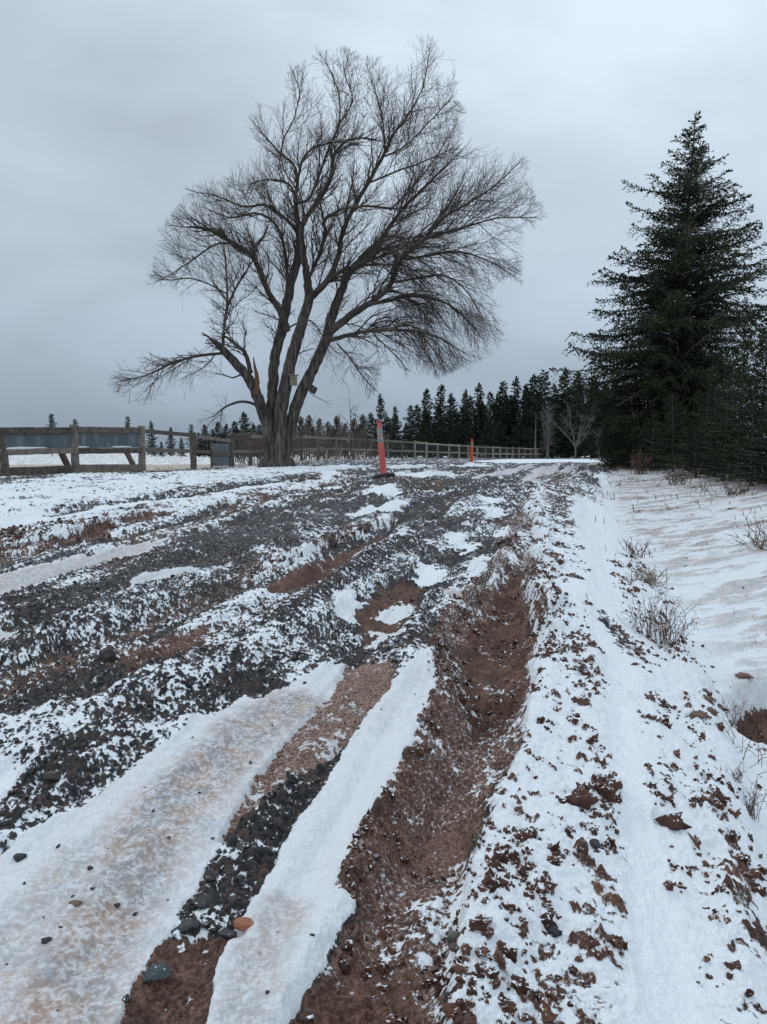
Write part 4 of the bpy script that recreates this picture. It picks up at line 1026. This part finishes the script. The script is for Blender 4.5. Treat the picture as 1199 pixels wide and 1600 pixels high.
for i, (u, v) in enumerate([(470, 652), (483, 650), (500, 655), (513, 660), (526, 651), (540, 662), (553, 655), (567, 649), (579, 646), (560, 665), (490, 668), (520, 668)]):
    place_far((4, 4, 1)[i % 3], u, v, 100+(i*7) % 13, 1.5, i*1.7, BR, 'brownish conifers behind the fence')
LB = 'small dark conifer beyond the snowy field, just left of the bare tree'
for i, (u, v, k) in enumerate([(319, 664, 0), (332, 671, 1), (341, 660, 1), (354, 663, 2), (367, 659, 0), (381, 645, 0), (396, 662, 2), (405, 664, 1), (418, 668, 2), (432, 660, 0), (447, 668, 2), (460, 660, 1), (372, 672, 4), (390, 672, 4), (350, 676, 4), (410, 674, 4), (330, 680, 2), (310, 676, 0)]):
    place_far(k, u, v, 118+(i*5) % 17, 1.75, i*1.1, LB, 'conifers beyond the field left of the tree')
place_far(3, 80, 648, 140, 1.0, .4, 'lone bushy topped pine far left above the sheet metal fence')
place_far(3, 117, 656, 140, .9, 1.9, 'lone pine directly behind the broken topped fence post')
place_far(3, 200, 652, 140, .9, 3.0, 'narrow pine just left of the straight fence post')
place_far(2, 236, 658, 132, 1.1, 1.0, 'dense conifer just right of the straight fence post')
place_far(0, 267, 668, 132, 1.25, 2.0, 'low wide conifer between two posts in the open fence bay')
place_far(3, 299, 664, 132, 1.0, 2.6, 'flat topped pine behind the post of the open fence bay')
for i, (u, v) in enumerate([(283, 684), (252, 690), (330, 690), (345, 688)]):
    place_far(2, u, v, 128, 1.5, i, 'low dark conifer filling the gap under the open fence rails', 'low conifers behind the open rails')

# ------------------------------------------------------------------ bare trees in front of the tree line and saplings
def bare_plant(P0, H, stems, rng, spread, r0, lv2=9, wig=.06, up=1.0, twl=.5, fork=None):
    tr = MB(); cr = MB()
    for s_ in range(stems):
        a = rng.uniform(0, 6.28); d = np.array([math.cos(a)*spread, math.sin(a)*spread*.6, up]); d /= np.linalg.norm(d)
        if fork is not None: d = np.array([fork[s_], rng.normal(0, .15), 1.0]); d /= np.linalg.norm(d)
        L = H*rng.uniform(.8, 1.0)/max(d[2], .5); pts = [np.array([rng.normal(0, .04*stems), rng.normal(0, .04*stems), -.05])]; n = 9
        if fork is not None: pts = [np.array([0, 0, H*.22])]; L *= .8
        for i in range(n):
            d = d+rng.normal(0, wig, 3)+np.array([0, 0, .03]); d /= np.linalg.norm(d); pts.append(pts[-1]+d*L/n)
        pts = np.array(pts); rad = np.linspace(r0, .012, n+1); tr.tube(pts, rad, 6, True, rng.random(), .1)
        for j in range(lv2):
            k = rng.integers(2, n); ax = pts[k]-pts[k-1]; ax /= np.linalg.norm(ax); sd = rng.normal(size=3); dd = ax+sd*.6; dd /= np.linalg.norm(dd)
            q = [pts[k]]; l2 = H*twl*rng.uniform(.15, .4)
            for i in range(5):
                dd = dd+rng.normal(0, .12, 3)+np.array([0, 0, .05]); dd /= np.linalg.norm(dd); q.append(q[-1]+dd*l2/5)
            cr.tube(q, np.linspace(max(.014, rad[k]*.5), .008, 6), 4, False, rng.random())
            for m in range(5):
                c = q[rng.integers(1, 6)]; d3 = dd+rng.normal(0, .6, 3); d3 /= np.linalg.norm(d3); cr.tube([c, c+d3*l2*.2, c+d3*l2*.38+np.array([0, 0, .03])], [.010, .008, .005], 3, False, rng.random())
    if fork is not None: tr.tube([(0, 0, -.1), (.02, 0, H*.1), (0, 0, H*.24)], [r0*1.6, r0*1.25, r0*1.1], 8, True, .5, .1)
    return tr, cr
def place_bare(name, label, u, v0, d, H, stems, mat, seed, spread=.2, r0=.06, group=None, **k):
    p = atd(u, v0, d); z0 = float(base([p[0]], [p[1]])[0]); rng = np.random.default_rng(seed)
    o = thing(name, label, 'tree', (p[0], p[1], z0), 0, group); a_, b_ = bare_plant(None, H, stems, rng, spread, r0, **k)
    a_.build('trunk', mat, o, True); b_.build('crown', mat, o, True); return o
place_bare('dead_snag', 'thin pale dead trunk standing alone in front of the dark trees', 836, 716, 82, 5.2, 1, M['pale_wood'], 1, .02, .11, lv2=5, twl=.15, wig=.02)
place_bare('bare_tree', 'slender grey bare tree with many upright stems before the spruces', 855, 716, 84, 6.4, 6, M['pale_wood'], 2, .14, .055, lv2=22, wig=.03)
place_bare('bare_tree', 'pale forked bare tree spreading like a candelabra before the spruces', 899, 716, 82, 5.8, 7, M['pale_wood'], 3, .5, .065, lv2=22, wig=.12, fork=[-.75, -.45, -.2, .05, .3, .55, .9])
place_bare('dead_spruce', 'small grey dead spruce at the right end of the fence', 935, 716, 80, 2.9, 1, M['pale_wood'], 4, .02, .07, lv2=26, twl=.9, wig=.01)
place_bare('bare_sapling', 'thin dead stem between the grey dead spruce and the tall spruce', 956, 716, 60, 2.9, 1, M['brown_twig'], 5, .02, .045, lv2=5, twl=.3, wig=.02)
SAP = 'thin pale bare sapling growing along the fence right of the big tree'
for i, (u, H, st) in enumerate([(474, 1.9, 2), (487, 2.7, 2), (497, 3.3, 1), (508, 2.2, 2), (519, 2.6, 1), (528, 1.9, 3), (538, 2.8, 1), (548, 3.9, 1), (553, 2.4, 2), (562, 2.0, 2), (480, 2.3, 1), (515, 1.8, 2), (571, 1.8, 1), (543, 1.9, 2)]):
    place_bare('bare_sapling', SAP, u, 726, 44+(i*3) % 7, H*1.06, st, (M['pale_wood'], M['brown_twig'])[i % 2 if i < 8 else 1], 20+i, .22, .028, 'bare saplings along the fence', lv2=9, wig=.05, twl=.6)
SCR = 'low brown bare bush behind the dark fence left of the big tree'
for i, (u, H) in enumerate([(372, 1.4), (385, 1.6), (397, 1.5), (409, 1.7), (420, 1.3)]):
    place_bare('bare_bush', SCR, u, 728, 36+(i % 3), H, 6, M['brown_twig'], 50+i, .5, .02, 'low brown bushes behind the fence', lv2=8, wig=.08)

SC2 = 'brown leafless scrub bush in the field margin behind the far fence'
for i in range(15):
    place_bare('bare_bush', SC2, 376+i*15.5+(i*7) % 9, 720, 62+(i*11) % 23, 2.3+.35*((i*5) % 4), 9, M['brown_twig'], 150+i, .45, .03, 'brown scrub behind the far fence', lv2=11, wig=.08)

# ------------------------------------------------------------------ fences
def gpt(p): return np.array([p[0], p[1], gz(p[0], p[1])])
FP = [gpt(p) for p in FENCE]
topz = [atd(-330, 655, 15.2)[2], atd(5, 668, 18.4)[2], atd(118, 668, 20.3)[2], atd(223, 668, 22.5)[2], atd(303, 677, 25.3)[2], atd(362, 686, 28.5)[2]]
f1 = thing('wooden_fence', 'old grey wooden fence with blue grey sheet metal panels at left', 'fence', FP[2])
O = FP[2]
def fa(i, z): return np.array([FP[i][0], FP[i][1], z])-O
def lerp(a, b, t): return a+(b-a)*t
for i in range(6):
    mb = MB(); lean_x = (-.10, -.22, -.05, .02, 0, 0)[i]
    bot = fa(i, FP[i][2]-.25)
    mb.beam(bot+np.array([-lean_x*.5, 0, 0]), fa(i, topz[i]+(.05, .0, .05, .05, .03, .03)[i])+np.array([lean_x*.2, 0, 0]), .17 if i < 4 else .19, .16, (0, 1, 0), .02, RNG.random(), 8, .10)
    po = mb.build('post', M['fence_wood'], f1)
    if i == 2: po['label'] = 'splintered broken topped post'
mb = MB()                                                     # splinters of the broken post
for dx, hh in ((-.06, .10), (.0, .16), (.05, .07), (.09, .03)):
    mb.tube([fa(2, topz[2])+np.array([dx, 0, 0]), fa(2, topz[2]+hh)+np.array([dx*1.5, 0, 0])], [.035, .008], 5, True, .4)
mb.build('splinters', M['fence_wood'], f1)
def railh(i, frac): return FP[i][2]+(topz[i]-FP[i][2])*frac
fwd = np.array([.93, .35, 0])*0
for i in range(5):
    g = np.array([0, -.10, 0])                                # on the road side of the posts
    for frac, hh, nm in ((.94, .16, 'top_rail'), (.50, .15, 'middle_rail')):
        mb = MB(); dz0, dz1 = RNG.normal(0, .012, 2)
        if i >= 3: hh = .12
        mb.beam(fa(i, railh(i, frac)+dz0)+g, fa(i+1, railh(i+1, frac)+dz1)+g, .05, hh, (0, 0, 1), .008, RNG.random(), 10, .10)
        mb.build(nm, M['fence_wood'], f1)
    if i < 3:
        mb = MB(); mb.beam(fa(i, railh(i, .11))+g, fa(i+1, railh(i+1, .09))+g, .05, .20, (0, 0, 1), .008, RNG.random(), 10, .08); mb.build('bottom_board', M['fence_wood'], f1)
        # corrugated sheet behind the rails
        a0, a1 = fa(i, railh(i, .55)), fa(i+1, railh(i+1, .55)); b0_, b1_ = fa(i, railh(i, .90)), fa(i+1, railh(i+1, .90))
        n = 60; V = []; sh = np.array([0, -.062, 0])
        for j in range(n+1):
            t = .03+.94*j/n; cor = np.array([0, .008*math.sin(j*1.3), 0])
            V += [lerp(a0, a1, t)+sh+cor, lerp(b0_, b1_, t)+sh+cor, lerp(a0, a1, t)+sh+cor+np.array([0, .004, 0]), lerp(b0_, b1_, t)+sh+cor+np.array([0, .004, 0])]
        F = []
        for j in range(n):
            k = j*4; F += [(k, k+4, k+5, k+1), (k+2, k+3, k+7, k+6), (k+1, k+5, k+7, k+3), (k, k+2, k+6, k+4)]
        F += [(0, 1, 3, 2), (n*4, n*4+2, n*4+3, n*4+1)]
        link('metal_sheet', mk_mesh('metal_sheet', np.array(V), np.array(F), M['sheet'], False, {'tone': np.full(len(V), .5)}), f1)
for i, t0, t1 in ((1, .93, .79), (2, .90, .74)):                # slanting braces
    mb = MB(); mb.beam(lerp(fa(i, railh(i, .0)-.05), fa(i+1, railh(i+1, .0)-.05), t0)+np.array([0, .12, 0]), lerp(fa(i, railh(i, .47)), fa(i+1, railh(i+1, .47)), t1)+np.array([0, .03, 0]), .13, .12, (0, 1, 0), .012, RNG.random(), 4, .06); mb.build('brace', M['fence_wood'], f1)
# snow lying on the middle rail of the first bays
for i, t0, t1 in ((1, .02, .62), (2, .02, .22), (2, .55, .85)):
    mb = MB(); n = 14; pts = []; rad = []
    for j in range(n+1):
        t = lerp(t0, t1, j/n); pts.append(lerp(fa(i, railh(i, .50)), fa(i+1, railh(i+1, .50)), t)+np.array([0, -.10, .085])); rad.append(.012+.03*math.sin(math.pi*j/n)*(1.3-.8*j/n)*(1 if i == 1 else .55))
    mb.tube(pts, rad, 8, True, .5, .2); mb.build('snow_cap', M['snow'], f1, True)
# framed sheet panel at the end of the open bays
pa = lerp(fa(4, 0), fa(5, 0), .45); pb = lerp(fa(4, 0), fa(5, 0), .93); zb = FP[5][2]-O[2]; zt = topz[5]-O[2]
mb = MB(); c0 = np.array([pa[0], pa[1]-.06, 0]); c1 = np.array([pb[0], pb[1]-.06, 0])
mb.beam((c0+c1)/2+np.array([0, 0, zb+.05]), (c0+c1)/2+np.array([0, 0, zt-.17]), np.linalg.norm((c1-c0)[:2]), .02, tuple(np.array([-(c1-c0)[1], (c1-c0)[0], 0])), .004)
tag(mb.build('metal_sheet', M['sheet'], f1), 'small upright framed metal sheet at the far end of the fence')
mb = MB(); mb.beam(c0+np.array([0, -.06, zb+.40]), c1+np.array([0, -.06, zb+.40]), .03, .07, (0, 0, 1), .004, .2, 3, .05); mb.build('cross_bar', M['fence_wood'], f1)
mb = MB(); q = c0+np.array([0.02, -.04, 0]); mb.beam(q+np.array([0, 0, zb-.2]), q+np.array([0, 0, zt-.1]), .07, .06, (0, 1, 0), .008, .3, 4, .08); mb.build('post', M['fence_wood'], f1)

# post and rail fence with wire curving away behind the trees
ctrl = [(28.5, FENCE[5][0])]+[(float(a), float(b_)) for a, b_ in FK if 33 < a < 110]
cy_ = np.linspace(ctrl[0][0], 100, 700); cx_ = np.interp(cy_, [c[0] for c in ctrl], [c[1] for c in ctrl])
cx_ = np.convolve(np.pad(cx_, 20, 'edge'), np.ones(41)/41, 'valid')
Ls = np.concatenate([[0], np.cumsum(np.hypot(np.diff(cx_), np.diff(cy_)))])
f2p = gpt((cx_[0], cy_[0])); f2 = thing('post_and_rail_fence', 'long grey post and rail wire fence curving along the tree line', 'fence', f2p)
PP = []
for s_ in np.arange(2.4, Ls[-1], 2.55):
    x = np.interp(s_, Ls, cx_); y = np.interp(s_, Ls, cy_); PP.append(np.array([x, y, float(base([x], [y])[0])])-f2p)
prevp = np.array([0, 0, 0.])
FH = 1.22
for i, p in enumerate(PP):
    mb = MB(); tilt = RNG.normal(0, .02, 2); mb.beam(p+np.array([0, 0, -.2]), p+np.array([tilt[0], tilt[1], FH+.08+RNG.normal(0, .03)]), .14, .14, (0, 1, 0), .02, RNG.random(), 4, .08); mb.build('post', M['fence_wood'], f2)
    for hh in (FH-.03, .58):
        mb = MB(); mb.beam(prevp+np.array([0, -.09, hh+RNG.normal(0, .015)]), p+np.array([0, -.09, hh+RNG.normal(0, .015)]), .045, .12, (0, 0, 1), .006, RNG.random(), 4, .06); mb.build('rail', M['fence_wood'], f2)
    prevp = p
wm = MB(); prevp = np.array([0, 0, 0.])
for p in PP:
    n = 17
    for hh in np.linspace(.05, 1.1, 8): wm.tube([prevp+np.array([0, .075, hh]), p+np.array([0, .075, hh])], .0045, 3, False, .5)
    for j in range(n):
        q = lerp(prevp, p, (j+.5)/n); wm.tube([q+np.array([0, .075, .03]), q+np.array([0, .075, 1.12])], .004, 3, False, .5)
    prevp = p
wm.build('wire_mesh', M['wire'], f2)

# ------------------------------------------------------------------ delineator posts
def delineator(name, label, u0, v0, u1, v1, d, mat, bands):
    """leans from its base pixel to its top pixel"""
    b_ = atd(u0, v0, d); t_ = atd(u1, v1, d); H = np.linalg.norm(t_-b_); ax = (t_-b_)/H
    o = thing(name, label, 'traffic post', b_)
    def along(prof, parent, nm, m, n=20):
        th = np.arange(n)*2*math.pi/n; A = np.cross(ax, [0, 1, 0]); A /= np.linalg.norm(A); B = np.cross(ax, A); V = []
        for h, r in prof: V.append(ax*h*H+(np.cos(th)[:, None]*A+np.sin(th)[:, None]*B)*r)
        V = np.vstack(V); k = len(prof); i = np.arange(k-1)[:, None]*n; j = np.arange(n)[None]; j2 = (j+1) % n
        q = np.stack([i+j, i+j2, i+n+j2, i+n+j], -1).reshape(-1, 4)
        caps = [np.arange(n)[::-1][None], ((k-1)*n+np.arange(n))[None]]
        return link(nm, mk_mesh(nm, V, [q]+caps, m, True, {'tone': np.full(len(V), .5)}), parent)
    body = along([(.0, .068), (.02, .066), (.30, .060), (.58, .053), (.60, .049), (.84, .047), (.86, .050), (.88, .044), (.905, .036), (.92, .036)], o, 'tube', mat)
    for lo, hi in bands: along([(lo, .0520), (lo+.003, .0525), (hi-.003, .0505), (hi, .050)], o, 'reflective_band', M['reflector'])
    mb = MB(); c = ax*H                                       # loop handle on top
    th = np.linspace(0, 2*math.pi, 15); mb.tube([c*.955+np.array([.038*math.cos(a), 0, .034*math.sin(a)]) for a in th], .013, 8, False, .5); mb.build('handle', mat, o, True)
    mb = MB(); n = 8; th = np.arange(n)*2*math.pi/n+math.pi/8
    for (r0, z0_), (r1, z1_) in (((.225, -.035), (.215, .02)), ((.215, .02), (.10, .045))):
        mb.tube([(0, 0, z0_), (0, 0, z1_)], [r0, r1], 8, True, .5)
    bs = mb.build('base', M['rubber_and_shade'], o); return o, bs
o, bs = delineator('traffic_post', 'faded pink plastic traffic post leaning on the gravel mound, nearer one', 600, 744, 592, 656, 14.3, M['post_pink'], ((.60, .71), (.735, .85)))
bs.rotation_euler = (math.radians(-4), math.radians(-9), 0)
gz1 = gz(o.location[0], o.location[1]); print('post1 base', o.location[2], gz1)
o, bs = delineator('traffic_post', 'bright orange plastic traffic post standing farther up the road', 737, 723, 738, 685, 33.8, M['post_orange'], ((.66, .73), (.76, .83)))
print('post2 base', o.location[2], gz(o.location[0], o.location[1]))
bs.scale = (.5, .5, .6)

# ------------------------------------------------------------------ weeds and dead grass
def weed(label, u, v, d, H, W, n, seed, mat='weed', lean=(0, 0), twigs=6, name='dead_weed', cat='weed', r=.0022):
    rng = np.random.default_rng(seed); p = at(u, v) if d is None else atd(u, v, d)[:2]
    x, y = p[0], p[1]; o = None; mb = MB()
    for k in range(n):
        a = rng.uniform(0, 6.28); q = np.array([rng.normal(0, W*.22), rng.normal(0, W*.22), -.01]); dd = np.array([math.cos(a)*rng.uniform(.1, .9)*W/H+lean[0], math.sin(a)*rng.uniform(.1, .9)*W/H+lean[1], 1.0]); dd /= np.linalg.norm(dd)
        pts = [q]; L = H*rng.uniform(.45, 1.05)
        for i in range(6):
            dd = dd+rng.normal(0, .13, 3)+np.array([0, 0, -.06*i/3]); dd /= np.linalg.norm(dd); pts.append(pts[-1]+dd*L/6)
        tn = rng.random(); rr = r*(d or y)/4.2*.8
        mb.tube(pts, np.linspace(rr, rr*.5, 7), 4, False, tn)
        for j in range(twigs):
            c = pts[rng.integers(2, 7)]; d3 = dd+rng.normal(0, .75, 3); d3 /= np.linalg.norm(d3); l = H*rng.uniform(.06, .22); mb.tube([c, c+d3*l*.6, c+d3*l+np.array([0, 0, rng.normal(0, .01)])], [rr*.7, rr*.6, rr*.9 if rng.random() < .4 else rr*.35], 3, False, tn)
    ob = link(name, mb.mesh(name, M[mat]), None, (x, y, gz(x, y))); return tag(ob, label, cat)
weed('tallest reddish brown dead weed clump on the ridge beside the ditch', 1044, 1020, None, .34, .24, 36, 1)
weed('pale dead grass clump on the ridge behind the tallest weed', 1012, 925, None, .22, .34, 46, 2, 'straw', (.3, 0))
weed('sparse thin weed stems left of the tallest weed clump', 1008, 998, None, .28, .16, 16, 3)
weed('bare dark bush low on the snowy bank at the right edge', 1200, 842, 8.2, .42, .5, 24, 4, 'weed', (-.4, 0), 9)
weed('thin reddish weed on the ridge slope above the brown hollow', 1134, 1112, None, .15, .16, 16, 5)
weed('dark twiggy weed on the snow at the right edge below the hollow', 1172, 1290, None, .15, .05, 18, 6)
weed('tuft of bleached straw among stones on the ridge, lowest in view', 1160, 1455, None, .06, .05, 16, 7, 'straw')
weed('long dry grass stems bent over the ditch at the right edge', 1160, 1190, None, .2, .4, 22, 8, 'weed', (.9, -.4), 2)
weed('short weed with dark seed heads farthest along the ridge', 990, 880, None, .22, .25, 22, 9)
weed('dry twigs poking through snow at the foot of the ridge', 1150, 1250, None, .08, .04, 12, 10)
weed('low reddish shrub at the foot of the young spruces', 1000, 728, 19.5, .75, .5, 24, 12, 'weed', (0, 0), 8, 'low_shrub', 'shrub')
weed('reddish twiggy shrub under the young spruces above the snow bank', 1062, 742, 15.5, .55, .6, 22, 13, 'weed', (.2, -.2), 8, 'low_shrub', 'shrub')
weed('drooping dead twigs under the spruces at the right edge', 1150, 775, 12.8, .35, .9, 30, 14, 'weed', (-.6, -.5), 6, 'low_shrub', 'shrub')
# grass blades sticking out of the snow on the bank, the verge and the ridge
rgs = np.random.default_rng(77); mb = MB(); V = []; F = []; T = []
tt_ = GXr-np.interp(GYr, DK[:, 0], DK[:, 1])
wb = (sst(-1.2, -.2, tt_)*sst(30, 20, GYr)*(.25+.75*sst(1.0, 5, tt_)*sst(8, 14, GYr))+.25*(GXr < np.interp(GYr, FK[:, 0], FK[:, 1])+2.4)*(GYr > 13)*(GYr < 30))*sst(.45, .65, fbm(GXr*1.3, GYr*1.3, 3, 301))
p, ix = pick(wb, 60, rgs, 28, 2.0)
n = len(p); L = rgs.uniform(.04, .16, n)*np.clip(p[:, 1]/9, .6, 1.4); a = rgs.normal(2.6, .7, n); bend = rgs.uniform(.5, 1.5, n); w_ = .0022*np.clip(p[:, 1]/4, 1, 3.0)
dx, dy = np.cos(a), -np.abs(np.sin(a))
V = np.zeros((n, 5, 3)); sx, sy = -dy, dx
for k, (s_, ww) in enumerate(((0, 1), (.55, .8))):
    c = p+np.stack([dx*L*bend*s_*s_, dy*L*bend*s_*s_, L*s_], -1)
    V[:, 2*k] = c-np.stack([sx, sy, 0*sx], -1)*(w_*ww)[:, None]; V[:, 2*k+1] = c+np.stack([sx, sy, 0*sx], -1)*(w_*ww)[:, None]
V[:, 4] = p+np.stack([dx*L*bend, dy*L*bend, L*.8], -1)
o5 = (np.arange(n)*5)[:, None]
me = mk_mesh('dry_grass', V.reshape(-1, 3), [o5+np.array([[0, 1, 3, 2]]), o5+np.array([[2, 3, 4]])], M['straw'], False, {'tone': np.repeat(rgs.random(n), 5)})
tag(link('dry_grass', me), kind='stuff')
